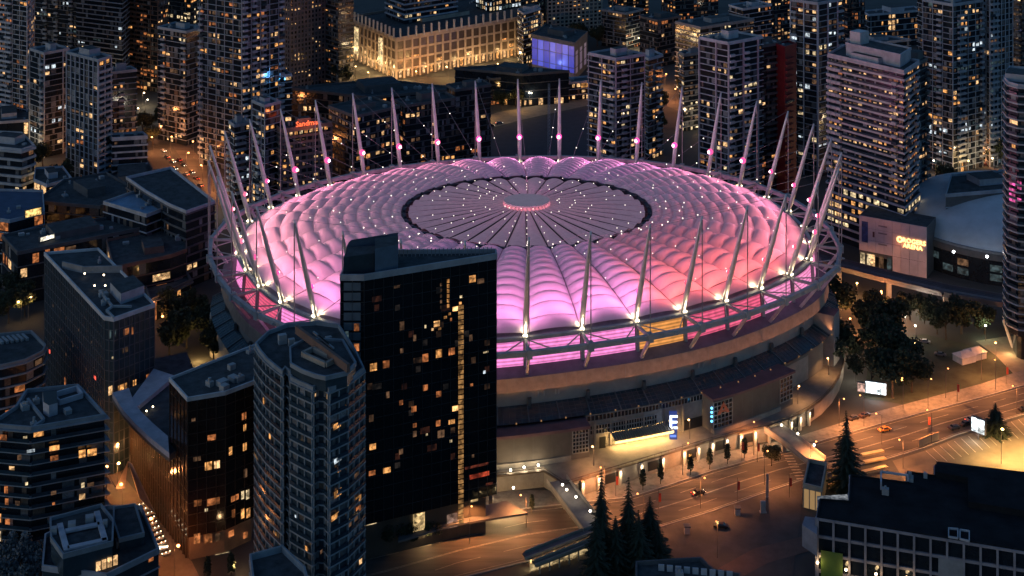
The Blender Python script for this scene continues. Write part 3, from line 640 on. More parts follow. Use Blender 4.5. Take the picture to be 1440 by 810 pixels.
# ---- blue grey residential tower left of it ----
TB_ = roofpoly([(360, 487), (366, 497), (376, 509), (388, 519), (397, 526), (401, 521), (409, 527), (410, 535), (420, 540), (440, 549), (446, 545), (458, 546), (463, 551), (488, 540), (511, 522), (500, 498), (476, 461), (445, 457), (405, 460), (378, 470)], 69)
BG = mat('blue_grey_concrete', (.22, .25, .28), .75)
resi, lp = building('apartment_tower', 'blue grey residential tower with banded balconies left of the black glass hotel', TB_, 69, fh=3.0, bay=2.9, lit=.012, wall=mat('resi_glass', (.035, .055, .07), .2, 0, .4, .2, .6), slab=BG, sh=.4, so=.65, pier=BG, pw=.3, pd=.5, rail=True, units=5, big=False, pal=(0, 1, 5), single=True, seed=71)
for a, b, its in ((TB_[12], TB_[14], [(484, 572, 8, 12, 0), (470, 597, 18, 9, 0), (471, 645, 18, 8, 4), (473, 658, 8, 9, 0), (484, 653, 8, 10, 3), (471, 692, 18, 11, 0), (500, 700, 14, 10, 0), (500, 714, 12, 9, 3), (467, 725, 18, 9, 0), (484, 718, 8, 10, 5), (503, 788, 7, 8, 1), (497, 668, 12, 10, 5), (448, 774, 6, 6, 5)]),
                  (TB_[2], TB_[9], [(375, 562, 4, 10, 0), (384, 612, 5, 9, 0), (400, 652, 7, 9, 3), (427, 620, 4, 7, 2), (418, 647, 4, 6, 1), (391, 750, 9, 10, 0), (435, 769, 6, 7, 0), (419, 786, 4, 6, 4), (386, 732, 8, 9, 5), (420, 724, 4, 4, 4)])):
    panes_at(resi, a, b, its, 1.0)
o = resi.location; pz = lambda pts, z: [(x-o.x, y-o.y) for x, y in roofpoly(pts, z)]
m = MB(); pl3 = pz([(409, 513), (425, 522), (444, 529), (458, 532), (488, 525), (500, 512), (482, 480), (430, 478), (408, 490)], 72.5); m.prism(pl3, 69, 72.5, 0, 1); m.obj('penthouse', [TEALG, ROOFM], resi); parapet(pl3, 72.5, resi, BG, .6)
m = MB(); q0, q1 = pz([(417, 464), (490, 519)], 74); m.bar((*q0, 74.2), (*q1, 74.2), .9, 2.2); m.obj('roof_screen', BRICK, resi)
q = pz([(425, 500), (458, 515), (472, 508), (440, 493)], 73); m = MB()
for i in range(4): m.bar((*q[i], 73.4), (*q[(i+1) % 4], 73.4), .8, 1.3)
m.obj('plant_enclosure', mat('timber_grey', (.3, .26, .22), .8), resi)
for px, py, s in ((397, 478, 1.6), (410, 481, 1.2), (419, 488, 1.4), (452, 487, 1.5), (462, 478, 1.2), (470, 490, 1.4)):
    m = MB(); x, y = at(px, py, 70); m.box(x-o.x, y-o.y, 69, s*1.4, s, s*1.6, .4); m.obj('roof_unit', HVAC, resi)
m = MB()
for i in range(3): a = pz([(441+6*i, 467+5*i), (457+6*i, 480+5*i)], 73); m.bar((*a[0], 73), (*a[1], 73), .5, .5)
m.obj('roof_pipe', HVAC, resi)
# ---- slate hotel wing at the left ----
CW = roofpoly([(147, 448), (160, 450), (217, 430), (138, 352), (63, 358)], 50)
wing, lp = building('hotel_tower', 'slate grey hotel slab with a pale edged roof and two reddish windows', CW, 50, fh=3.3, bay=2.0, lit=0, wall=TEALG, slab=mat('slate_panel', (.08, .09, .11), .5), sh=.3, so=.06, pier=mat('slate_panel', (.08, .09, .11), .5), pw=.3, pd=.18, units=8, big=False, parm=ROOFL, ph=.9, cat='hotel', seed=72)
panes_at(wing, CW[1], CW[2], [(178, 466, 11, 10, 3), (186, 465, 3, 11, 3), (176, 492, 10, 8, 5), (158, 503, 3, 4, 2), (155, 470, 3, 14, 6), (162, 468, 2, 12, 6), (172, 544, 16, 9, 0), (189, 538, 6, 9, 0), (210, 529, 12, 9, 3), (155, 549, 7, 14, 1)])
panes_at(wing, CW[4], CW[0], [(70, 494, 7, 6, glow('red_sign', (1, .1, .06), 2, False)), (134, 531, 10, 5, glow('red_sign', (1, .1, .06), 2, False)), (92, 538, 8, 16, 3), (103, 486, 3, 4, 5), (122, 520, 6, 5, 5)]+[(75+9*(i % 7), 430+17*(i//7), 3, 4, 5) for i in range(0, 35, 3)])
o = wing.location; pz = lambda pts, z: [(x-o.x, y-o.y) for x, y in roofpoly(pts, z)]
m = MB(); q = pz([(88, 377), (117, 384), (172, 383)], 50)
for a, b in ((0, 1), (1, 2)): m.bar((*q[a], 51.2), (*q[b], 51.2), .6, 2.4)
m.obj('roof_screen', SLABG, wing)
m = MB(); m.prism(pz([(155, 408), (170, 424), (203, 412), (188, 397)], 51), 50, 53.6, 0, 1); m.obj('plant_room', [BLUEC, ROOFM], wing)
m = MB(); q = pz([(140, 408), (158, 430), (150, 436), (160, 446), (185, 430)], 51)
for a, b in ((0, 1), (1, 2), (2, 3), (1, 4)): m.bar((*q[a], 50.8), (*q[b], 50.8), .7, .7)
m.obj('roof_duct', HVAC, wing)
WLAMP = glow('deck_lamp', (1, .8, .5), 6, False)
for px, py in ((146, 387), (148, 402), (133, 402), (119, 385)):
    x, y = at(px, py, 51.5); m = MB(); m.ball((x-o.x, y-o.y, 51.6), .35); m.obj('deck_lamp', WLAMP, wing)
# ---- podium with curved white roof band, and the dark brown hotel block ----
PD = roofpoly([(158, 556), (172, 578), (190, 598), (212, 619), (238, 640), (300, 600), (266, 520), (222, 528)], 28)
PF = [at(165, 622), at(180, 650), at(200, 689), at(222, 727), at(243, 757), at(262, 784), at(300, 700), at(262, 600)]
podium, lp = building('hotel_podium', 'hotel podium with a swooping pale roof edge round a sunken terrace', PF, 26, fh=4.6, bay=2.4, lit=.0, wall=mat('bronze_glass', (.05, .032, .02), .25, 0, .4, .2, .5), slab=mat('bronze_dark', (.06, .04, .028), .6), sh=.3, so=.05, pier=mat('bronze_dark', (.06, .04, .028), .6), pw=.35, pd=.35, units=0, big=False, par=False, cat='hotel', seed=73)
o = podium.location; m = MB(); m.prism([(x-o.x, y-o.y) for x, y in PD], 26.02, 28, 0, 1, True); m.obj('roof_slab', [SLABD, ROOFM], podium)
panes_at(podium, PF[1], PF[4], [(166+9*i, 690-0*i+9*i-60, 5, 20, glow('bronze_room', (1, .45, .15), .22)) for i in range(8)]+[(242, 712, 8, 5, 4), (202, 648, 4, 5, 5), (190, 640, 6, 20, glow('bronze_room', (1, .45, .15), .22))], .3)
o = podium.location; pz = lambda pts, z: [(x-o.x, y-o.y) for x, y in roofpoly(pts, z)]
outer_ = pz([(158, 554), (172, 577), (190, 597), (212, 618), (238, 639)], 29.2); inn = pz([(181, 547), (188, 566), (198, 580), (214, 596), (236, 615)], 29.2)
m = MB()
for i in range(4): m.prism([outer_[i], outer_[i+1], inn[i+1], inn[i]], 28, 29.6, 0, 0, True)
m.obj('curved_roof_band', mat('pale_band', (.42, .4, .44), .7), podium)
m = MB()
q = pz([(216, 520), (246, 530), (193, 574), (183, 565), (218, 540)], 29); m.prism(q[:3]+[q[3]], 28, 29.4, 0, 0, True); m.obj('roof_bridge', mat('pale_band', (.42, .4, .44), .7), podium)
m = MB()
for px, py in ((196, 584), (201, 589), (206, 577), (215, 571), (199, 581), (188, 562), (192, 558)): x, y = at(px, py, 29); m.ball((x-o.x, y-o.y, 28.8), .3)
m.obj('terrace_lamp', WLAMP, podium)
DB = roofpoly([(264, 562), (317, 553), (357, 538), (366, 484), (239, 534)], 47)
dbk, lp = building('hotel_tower', 'dark brown glass hotel block with a green roof terrace and amber rooms', DB, 47, z0=7, fh=3.3, bay=3.0, lit=0, wall=mat('brown_glass', (.022, .014, .012), .12, 0, .4, .2, .6), slab=mat('brown_mullion', (.035, .022, .018), .5), sh=.25, so=.06, pier=mat('brown_mullion', (.035, .022, .018), .5), pw=.2, pd=.2, units=9, big=False, parm=ROOFL, ph=.7, pal=(3, 5), cat='hotel', seed=74)
panes_at(dbk, DB[0], DB[1], [(241+2*20, 583, 0.1, .1, 5), (293, 655, 11, 13, 0), (305, 653, 9, 12, 1), (298, 615, 14, 9, 3), (277, 645, 12, 7, 5), (278, 707, 12, 10, 3), (300, 705, 20, 11, 3), (277, 757, 10, 16, 3), (293, 757, 12, 14, 3), (306, 755, 8, 12, 5), (290, 717, 5, 5, 2), (272, 590, 6, 5, 5)])
panes_at(dbk, DB[1], DB[2], [(343, 585, 8, 11, 3), (344, 601, 5, 10, 0), (324, 634, 6, 13, 0), (344, 628, 7, 12, 0), (341, 696, 5, 13, 2), (348, 695, 6, 15, 2), (341, 722, 6, 15, 0), (349, 721, 7, 15, 0), (328, 722, 6, 13, 3), (330, 700, 14, 9, 3), (325, 750, 10, 10, 3), (345, 752, 8, 10, 3), (345, 665, 6, 14, 5)])
m = MB(); o = dbk.location; m.prism(offset(lp, -.8), 0, 6.99); m.obj('lobby', mat('lobby_warm', (.2, .14, .1), .6), dbk)
panes_at(dbk, DB[0], DB[1], [(283, 795, 10, 12, 5), (297, 790, 12, 12, 5), (313, 785, 22, 13, 2)], -.5); panes_at(dbk, DB[1], DB[2], [(330, 779, 12, 6, 0), (346, 776, 18, 6, 3), (346, 795, 9, 16, 1)], -.5)
lamp('POINT', (*at(330, 800, 3), 4), 1800, (1, .6, .28), radius=.5)
# ---- banded residential block, bottom left ----
EB = roofpoly([(-14, 600), (44, 605), (147, 587), (109, 545), (38, 552), (24, 575)], 38)
eb, lp = building('apartment_block', 'dark residential block with long white edged balconies at the left edge', EB, 38, fh=3.0, bay=4.0, lit=.01, wall=GLASS, slab=BG, sh=.3, so=1.2, units=6, big=False, parm=BG, rail=True, single=True, seed=75, pal=(0, 5))
panes_at(eb, EB[1], EB[2], [(76, 627, 15, 8, 0), (76, 641, 12, 8, 3), (115, 635, 10, 12, 0), (129, 633, 14, 11, 0), (43, 631, 12, 5, 4), (37, 677, 4, 5, 2), (115, 695, 9, 9, 1), (116, 679, 5, 8, 2), (127, 678, 10, 6, 5), (75, 690, 8, 6, 5), (35, 612, 6, 4, 2), (27, 640, 6, 8, 5), (75, 705, 4, 4, 3)], 1.35)
panes_at(eb, EB[0], EB[1], [(8, 612, 12, 9, 3), (-2, 612, 8, 8, 0), (20, 655, 9, 6, 1), (12, 685, 6, 12, 3), (13, 702, 6, 10, 3), (28, 704, 8, 7, 5), (2, 725, 7, 14, 0), (1, 750, 9, 16, 2), (1, 768, 9, 10, 1), (14, 730, 8, 9, 3)], 1.35)
o = eb.location; pz = lambda pts, z: [(x-o.x, y-o.y) for x, y in roofpoly(pts, z)]
m = MB(); q = pz([(39, 563), (62, 592), (46, 603)], 38.3); [m.bar((*q[i], 38.6), (*q[i+1], 38.6), .7, .9) for i in (0, 1)]; m.obj('roof_upstand', BG, eb)
m = MB(); m.prism(pz([(61, 577), (69, 582), (81, 578), (80, 561), (60, 562)], 39), 38, 41.5, 0, 1); m.obj('stair_head', [MIDC, BLACKM], eb)
m = MB(); q = pz([(74, 556), (108, 546), (116, 556), (84, 566)], 39); [m.bar((*q[i], 39), (*q[(i+1) % 4], 39), .5, 1.6) for i in range(4)]; m.obj('plant_enclosure', MIDC, eb)
# ---- lower block with octagonal roof, bottom left ----
FB = roofpoly([(60, 800), (150, 812), (223, 776), (198, 716), (150, 716), (64, 756)], 16)
fb, lp = building('office_block', 'low dark block with an octagonal pale rimmed roof at the bottom left', FB, 16, fh=4, bay=4, lit=0, wall=TEALG, slab=BLUEC, sh=.4, so=.3, units=2, big=False, seed=76, parm=BLUEC)
o = fb.location; pz = lambda pts, z: [(x-o.x, y-o.y) for x, y in roofpoly(pts, z)]
q = pz([(71, 732), (142, 713), (159, 734), (158, 765), (89, 783), (72, 759)], 22); m = MB(); m.prism(q, 16, 22, 0, 1); m.obj('octagon_storey', [TEALG, ROOFM], fb); parapet(q, 22, fb, BG, .9)
m = MB()
for a in (((84, 738), (94, 775)), ((136, 721), (148, 762)), ((92, 748), (140, 738)), ((95, 772), (150, 760))): r2 = pz(a, 22.5); m.bar((*r2[0], 22.7), (*r2[1], 22.7), 1.5, .6)
m.obj('roof_duct', MIDC, fb)
for px, py, s in ((101, 741, 2), (126, 732, 2.2), (76, 748, 1.5), (148, 738, 1.2)): x, y = at(px, py, 22.5); m = MB(); m.box(x-o.x, y-o.y, 22, s, s, 1.8, .3); m.obj('roof_unit', HVAC, fb)
q = pz([(160, 735), (160, 716), (190, 711), (202, 752), (168, 760)], 19); m = MB(); m.prism(q[:2]+q[2:], 16, 19, 0, 1); m.obj('side_storey', [TEALG, ROOFM], fb); parapet(q, 19, fb, BG, .7)
panes_at(fb, at(89, 783, 22), at(158, 765, 22), [(138+8*i, 796-3*i, 7, 16, 1) for i in range(4)], .3)
panes_at(fb, FB[1], FB[2], [(212, 785, 9, 9, 3)], .2)
# ---- roof-top corner, bottom centre-left and low roofs at the bottom ----
GB = roofpoly([(0-20, 518), (2, 517), (36, 509), (60, 497), (64, 489), (44, 469), (-20, 475)], 33)
gb, lp = building('apartment_block', 'pale edged flat roof with a row of roof vents at the left edge', GB, 33, fh=3.2, bay=4, lit=.1, wall=GLASS, slab=BLUEC, sh=.4, so=.7, units=0, big=False, parm=BG, seed=77, pal=(3, 5, 0))
o = gb.location; pz = lambda pts, z: [(x-o.x, y-o.y) for x, y in roofpoly(pts, z)]
for i in range(6): q = pz([(-4+7*i, 478-i), (4+7*i, 485-i)], 33); m = MB(); m.bar((*q[0], 33.6), (*q[1], 33.6), .9, .9); m.obj('roof_vent', HVAC, gb)
KB = roofpoly([(352, 788), (397, 776), (428, 806), (440, 850), (360, 850)], 31)
building('apartment_block', 'small square roof with a pale parapet in front of the residential tower', KB, 31, fh=3, bay=4, lit=.05, wall=GLASS, slab=BG, units=1, big=False, parm=BG, seed=78, ph=1.6)
LBk = roofpoly([(895, 795), (985, 789), (1003, 806), (1040, 812), (1040, 850), (895, 850)], 11)
lbk, lp = building('low_block', 'low roof with a white toothed parapet at the bottom of the view', LBk, 11, fh=4, bay=5, lit=0, wall=SLABD, slab=SLABD, units=3, big=False, parm=SLABD, seed=79)
o = lbk.location
for i in range(9): x, y = at(930+12*i, 797+1.2*i, 12); m = MB(); m.box(x-o.x, y-o.y, 11, 1.6, .5, 1.6, -.1); m.obj('parapet_tooth', SLABW, lbk)
# ---- concrete grid office building, bottom right ----
BR = roofpoly([(1150, 727), (1475, 780), (1485, 673), (1316, 655), (1316, 670), (1277, 664), (1277, 680), (1197, 669), (1195, 706), (1154, 703)], 19.4)
GREYV = mat('violet_concrete', (.27, .25, .28), .8)
br, lp = building('office_building', 'flat black roofed building with a pale concrete grid front at the bottom right', BR, 19.4, fh=3.9, bay=4.3, lit=0, wall=GLASS, slab=GREYV, sh=.75, so=.5, pier=GREYV, pw=.6, pd=.7, units=4, big=False, roofm=mat('black_roof', (.016, .018, .021), .95, 0, .4, .15, .1), parm=mat('black_roof', (.016, .018, .021)), ph=.35, seed=80)
o = br.location; pz = lambda pts, z: [(x-o.x, y-o.y) for x, y in roofpoly(pts, z)]
m = MB(); m.prism(pz([(1316, 672), (1361, 680), (1362, 714), (1490, 735), (1490, 678), (1317, 657)], 19.4), 19.4, 21.2, 0, 0); m.obj('upper_roof', mat('black_roof', (.022, .024, .028), .9), br)
m = MB(); q = pz([(1334, 743), (1347, 744), (1347, 757), (1334, 755)], 20); q2 = pz([(1350, 745), (1363, 747), (1363, 761), (1350, 758)], 20)
for r2 in (q, q2): [m.bar((*r2[i], 20), (*r2[(i+1) % 4], 20), .3, .5) for i in range(4)]
m.obj('skylight', SLABW, br)
m = MB(); q = pz([(1239, 676), (1239, 661), (1277, 666)], 22); [m.bar((*q[i], 21.5), (*q[i+1], 21.5), .5, .5) for i in (0, 1)]; [m.box(*p, 19.4, .4, .4, 2) for p in q]; m.obj('terrace_frame', MIDC, br)
GP = mat('green_panel', (.09, .16, .03), .7)
A, B = BR[0], BR[1]; panes_at(br, A, B, [(1170, 793, 34, 44, GP)], .9, 'green_panel')
panes_at(br, A, B, [(1337, 800, 38, 34, SLABG)], .75, 'blank_panel')
LAMPW = glow('wall_lamp', (1, .7, .35), 12, False)
for px, py in ((1148, 787), (1188, 797), (1230, 803), (1273, 808)):
    x, y, z = facept(A, B, px, py); m = MB(); m.ball((x-o.x, y-o.y-1.4, z), .4); m.obj('wall_lamp', LAMPW, br); lamp('POINT', (x, y-2.2, z), 160, (1, .65, .3), radius=.4)
m = MB(); x, y = at(1424, 791, 10); m.ball((x-o.x, y-o.y, 10), .85); m.obj('violet_lamp', glow('violet_lamp', (.9, .55, 1), 10, False), br); lamp('POINT', (x, y-1.5, 10.5), 700, (.85, .5, 1), radius=.6)
m = MB(); m.prism(pz([(1128, 738), (1149, 752), (1149, 728), (1132, 726)], 17), 11, 17); m.obj('side_wing', GREYV, br)
pane_l = [(1152, 703), (1195, 706)]; m = MB(); m.box(*pz([(1174, 698)], 19)[0], 12, 9, 5, 6, .1); m.obj('lit_loading_bay', glow('bay_white', (.9, .95, 1), .2), br)
# ---- left middle: casino-like complex, terraces and courtyards ----
def RB(name, label, pts, z, **k): return building(name, label, roofpoly(pts, z), z, **k)[0]
RB('office_block', 'long dark block with a lit sign box and roof plant left of the hotel slab', [(3, 333), (25, 357), (232, 316), (205, 300), (60, 322)], 22, fh=4.5, bay=5, lit=.12, pal=(1, 3, 5), slab=SLABD, seed=81, units=8, hot=((2, 4, .3),))
RB('office_block', 'brown block with big amber windows behind the hotel slab', [(160, 378), (240, 361), (262, 353), (262, 334), (232, 322), (150, 340)], 20, fh=5, bay=7, lit=.55, pal=(1, 0, 3, 5), slab=BRICK, seed=82, units=3, runs=.1)
RB('pavilion', 'low slanted roof pavilion with a glowing orange side by dark trees', [(212, 424), (268, 396), (262, 386), (205, 405)], 9, fh=8.8, bay=5, lit=.9, pal=(3, 0), slab=SLABD, seed=83, units=0, big=False, sh=.6, so=1.2)
cb = RB('office_block', 'dark gridded block with a pale angular parapet beside the lit street', [(178, 252), (205, 271), (238, 290), (262, 300), (302, 286), (240, 238)], 33, fh=3.4, bay=3.2, lit=.06, pal=(5, 3, 1), slab=SLABD, sh=.8, seed=84, units=0, big=False, parm=MIDC, ph=1.3)
RB('office_block', 'roof with a pale blue pool deck inside a white parapet', [(146, 286), (206, 304), (240, 291), (196, 269)], 29, fh=3.6, bay=4, lit=.05, slab=MIDC, seed=85, units=5, big=False, roofm=mat('pool_blue', (.14, .24, .36), .4), parm=SLABW)
RB('hall', 'broad dark slate roof behind the pool deck', [(50, 285), (140, 292), (190, 268), (150, 245), (90, 255)], 20, fh=4, bay=6, lit=.05, slab=SLABD, seed=86, units=6, pal=(0, 3))
y_ = RB('shop_block', 'blue grey roofed block with a yellow sign box on its corner', [(-40, 305), (14, 312), (62, 300), (60, 270), (-40, 268)], 24, fh=4.5, bay=6, lit=.5, pal=(3, 0), slab=BLUEC, seed=87, units=2, big=False, roofm=mat('blue_roof', (.05, .08, .14), .8))
YS = glow('yellow_sign', (1, .62, .2), 1.3)
def signbox(label, px0, py0, px1, py1, h, z, m, cat='sign', name='sign_box', nm='lit_face'):
    x0, y0 = at(px0, py0, z); x1, y1 = at(px1, py1, z); c = ((x0+x1)/2, (y0+y1)/2); t = thing(name, label, cat, (*c, z)); a = math.atan2(y1-y0, x1-x0); L = math.dist((x0, y0), (x1, y1))
    t.rotation_euler.z = a; b = MB(); b.box(0, .6, 0, L+.5, 1.0, h); b.obj('casing', SLABD, t); b = MB(); b.face([(-L/2, .08, .25), (L/2, .08, .25), (L/2, .08, h-.25), (-L/2, .08, h-.25)]); b.obj(nm, m, t); return t, L
signbox('glowing yellow sign box on the blue grey roof at the left', 36, 307, 58, 302, 3.6, 24.2, YS)
signbox('long white light box on the dark roof at the left', 57, 341, 88, 332, 2.2, 22.3, glow('white_box', (1, .9, .7), 1.8))
RB('apartment_block', 'white terraced block with lit floors at the left edge', [(-40, 205), (30, 212), (48, 206), (30, 188), (-40, 185)], 26, fh=4.2, bay=5, lit=.3, pal=(1, 2, 5), slab=SLABW, sh=1.2, so=1.0, seed=88, units=3)
RB('hall', 'low hall with glowing white arched bays below the slim towers', [(48, 254), (66, 262), (100, 252), (88, 236), (50, 238)], 14, fh=6, bay=6, lit=.5, pal=(2, 1), slab=MIDC, seed=89, units=2)
RB('pavilion', 'round lit pavilion with a ring shaped canopy between the towers', [(206, 62), (214, 66), (226, 60), (224, 48), (208, 50)], 30, fh=7, bay=3, lit=.7, pal=(3, 0, 3), slab=MIDC, so=1.6, seed=90, units=0, big=False)
RB('office_block', 'low block with a lit forecourt at the left edge above the white terraces', [(-30, 175), (44, 170), (48, 150), (-30, 150)], 8, fh=7, bay=6, lit=.7, pal=(0, 1, 2), slab=MIDC, seed=91, units=2)
RB('house_row', 'low roofs below the slate grey tower near the lit street', [(150, 285), (190, 262), (215, 240), (205, 225), (150, 250)], 9, fh=4, bay=5, lit=.3, pal=(0, 3), slab=SLABD, seed=92, units=3)
# ---- arena on the right ----
AZ = 22.8
wa, wb = (xat(1208, 625), 625), (xat(1303, 609), 609)
u = Vector((wb[0]-wa[0], wb[1]-wa[1])).normalized(); n = Vector((-u.y, u.x))
arena = thing('arena', 'arena with a mauve tiled sign wall and a broad grey blue domed roof', 'arena', ((wa[0]+wb[0])/2, (wa[1]+wb[1])/2, 0)); o = arena.location
MAUVE = mat('mauve_panel_wall', (.6, .48, .52), .7, 0, .12, .3)
L = math.dist(wa, wb)
def AW(f, off=0): return (wa[0]+u.x*L*f+n.x*off-o.x, wa[1]+u.y*L*f+n.y*off-o.y)
m = MB(); m.prism([AW(0, .5), AW(1, .5), AW(1.0, 16), AW(0, 16)], 5, AZ, 0, 1); m.prism([AW(.5, .55), AW(1, .55), AW(1, 16), AW(.5, 16)], 0, 4.99); m.obj('wall', [SLABD, ROOFM], arena)
for i in range(8):       # panels of the sign wall, with open joints
    for j in range(4):
        if i < 4 and j == 0: continue
        f0, f1 = i/8+.0015, (i+1)/8-.0015; z0, z1 = (0, 7, 12.3, 17.6)[j]+.06, (7, 12.3, 17.6, AZ)[j]-.04
        m = MB(); m.prism([AW(f0, .1), AW(f1, .1), AW(f1, .45), AW(f0, .45)], z0, z1, 0, 0, True); m.obj('wall_panel', MAUVE, arena)
m = MB(); a, b = AW(.04, 0), AW(.135, 0); m.face([(*a, 11), (*b, 11), (*b, 20.5), (*a, 20.5)]); m.obj('poster', mat('blue_poster', (.04, .07, .22), .5, 0, .7, .5), arena)
m = MB(); a, b = AW(.205, 0), AW(.235, 0); m.face([(*a, 14), (*b, 14), (*b, 16.5), (*a, 16.5)]); m.obj('small_notice', mat('dark_red', (.1, .03, .04), .6), arena)
m = MB()
for z in (19.3, 16, 11.0): a, b = AW(.29, .04), AW(.42, .04); m.face([(*a, z), (*b, z), (*b, z+.7), (*a, z+.7)])
m.obj('faint_lettering', mat('letter_grey', (.27, .2, .23), .7), arena)
SIGNO = glow('sign_orange', (1, .5, .16), 4.5, False)
def text(s, size, loc, rz, m, par, nm='sign_letter', depth=.12, rx=pi/2):
    c = bpy.data.curves.new(nm, 'FONT'); c.body = s; c.size = size; c.extrude = depth; c.align_x = 'CENTER'; c.align_y = 'CENTER'; c.resolution_u = 2
    o_ = bpy.data.objects.new(nm, c); COL.objects.link(o_); bpy.context.view_layer.update()
    me = bpy.data.meshes.new_from_object(o_.evaluated_get(bpy.context.evaluated_depsgraph_get())); bpy.data.objects.remove(o_); me.materials.clear(); me.materials.append(m)
    w = bpy.data.objects.new(nm, me); COL.objects.link(w); w.location = loc; w.rotation_euler = (rx, 0, rz)
    if par: w.parent = par
    return w
ra = math.atan2(u.y, u.x)
p = AW(.82, -.25); text('ROGERS', 2.8, (*p, 15.3), ra, SIGNO, arena); p = AW(.8, -.25); text('ARENA', 2.7, (*p, 12.9), ra, SIGNO, arena)
m = MB(); c = AW(.61, -.25)
for k in range(16):
    a0, a1 = 2*pi*k/16, 2*pi*(k+1)/16; q = lambda a, r: (c[0]+u.x*cos(a)*r, c[1]+u.y*cos(a)*r, 15.3+sin(a)*r)
    m.face([q(a0, .75), q(a1, .75), q(a1, 1.35), q(a0, 1.35)])
m.obj('sign_ring', SIGNO, arena)
lamp('POINT', (wb[0]-u.x*12-n.x*2.5, wb[1]-u.y*12-n.y*2.5, 13.5), 260, (1, .35, .12), radius=1)
for i, f in enumerate((.02, .12, .17, .3, .42)):
    m = MB(); a, b = AW(f, .0), AW(f+.07, .0); m.face([(*a, .6), (*b, .6), (*b, 6), (*a, 6)]); m.obj('lit_window', LIT[(2, 2, 1, 5, 6)[i]], arena)
# dome
dc = (xat(1425, 648), 648.0); R_ = 55.0; m = MB(); P = []
for i in range(9): a = i/8*pi/2*.98; P.append([(dc[0]+R_*cos(a)*cos(t)-o.x, dc[1]+R_*cos(a)*sin(t)*.95-o.y, 14.5+15*sin(a)) for t in [2*pi*k/48 for k in range(49)]])
m.grid(P); m.obj('dome_roof', mat('dome_grey', (.48, .52, .55), .75, 0, .2, .06), arena, True)
m = MB(); pl4 = [(dc[0]+(R_+.6)*cos(2*pi*k/48)-o.x, dc[1]+(R_+.6)*sin(2*pi*k/48)*.95-o.y) for k in range(48)]; m.prism(pl4, 0, 12, 0); m.obj('drum_wall', GLASS, arena); parapet(pl4, 14, arena, SLABG, .9, .8, .5, 'rim_ring')
m = MB(); m.prism(offset(pl4, .7), 11.0, 13.9, 0, 0, True); m.obj('rim_band', SLABD, arena)
for k in range(26, 47):
    if rnd.random() < .75:
        for zz in ((2, 5), (6, 9)):
            if rnd.random() < .5: a0, a1 = 2*pi*(k+.1)/48, 2*pi*(k+.8)/48; m = MB(); m.face([(dc[0]+(R_+.8)*cos(a)-o.x, dc[1]+(R_+.8)*sin(a)*.95-o.y, z) for a, z in ((a0, zz[0]), (a1, zz[0]), (a1, zz[1]), (a0, zz[1]))]); m.obj('lit_window', LIT[rnd.choice((5, 6, 6, 6))], arena)
for px, py in ((1341, 355), (1388, 362)):
    x, y = at(px, py+6, 14); m = MB(); m.ball((x-o.x, y-o.y, 16.2), .6); m.obj('rim_lamp', glow('rim_white', (.9, .95, 1), 14, False), arena); m = MB(); m.tube((x-o.x, y-o.y, 14.5), (x-o.x, y-o.y, 15.8), .12, .12, 5); m.obj('lamp_post', SLABD, arena)
    lamp('POINT', (x, y-1, 17.5), 400, (.9, .95, 1), radius=.5)
RB('hall', 'dark blue box roof rising behind the arena dome', [(1330, 276), (1424, 268), (1430, 240), (1338, 248)], 30, fh=5, bay=6, lit=.0, slab=BLUEC, seed=93, units=3, wall=SLABD)
# tower cut by the right edge, on splayed columns
RT = [(xat(1413, 537)+0, 537), (xat(1419, 529), 529), (xat(1432, 525), 525), (xat(1470, 522), 522), (xat(1480, 550), 550), (xat(1420, 556), 556)]
rt, lp = building('apartment_tower', 'curved balcony tower at the right edge raised on splayed columns', RT, 106, z0=10, fh=3.05, bay=3.5, lit=.1, slab=BLUEC, sh=.55, so=.9, pal=(0, 3, 5, 6, 1), rail=True, seed=94, runs=.3)
PK = glow('pink_room', (1, .12, .45), .8); panes_at(rt, RT[1], RT[2], [(1426, y, 12, 4, PK) for y in (258, 266, 273, 281)]+[(1436, y, 8, 4, PK) for y in (256, 264, 280)], 1.0)
o = rt.location
for i, (px, py) in enumerate(((1424, 489), (1430, 491), (1437, 492), (1446, 491))):
    x, y = at(px, py); m = MB(); m.tube((x-o.x, y-o.y, 0), (x-o.x+(-3, 2.5, -2, 3)[i], y-o.y+2, 10.2), .55, .55, 8); m.obj('splayed_column', SLABW, rt)
m = MB(); m.prism(offset(lp, -3), 0, 9.9); m.obj('lobby', GLASS, rt)
lamp('POINT', (*at(1420, 492, 2), 2.5), 1500, (1, .7, .3), radius=.5)
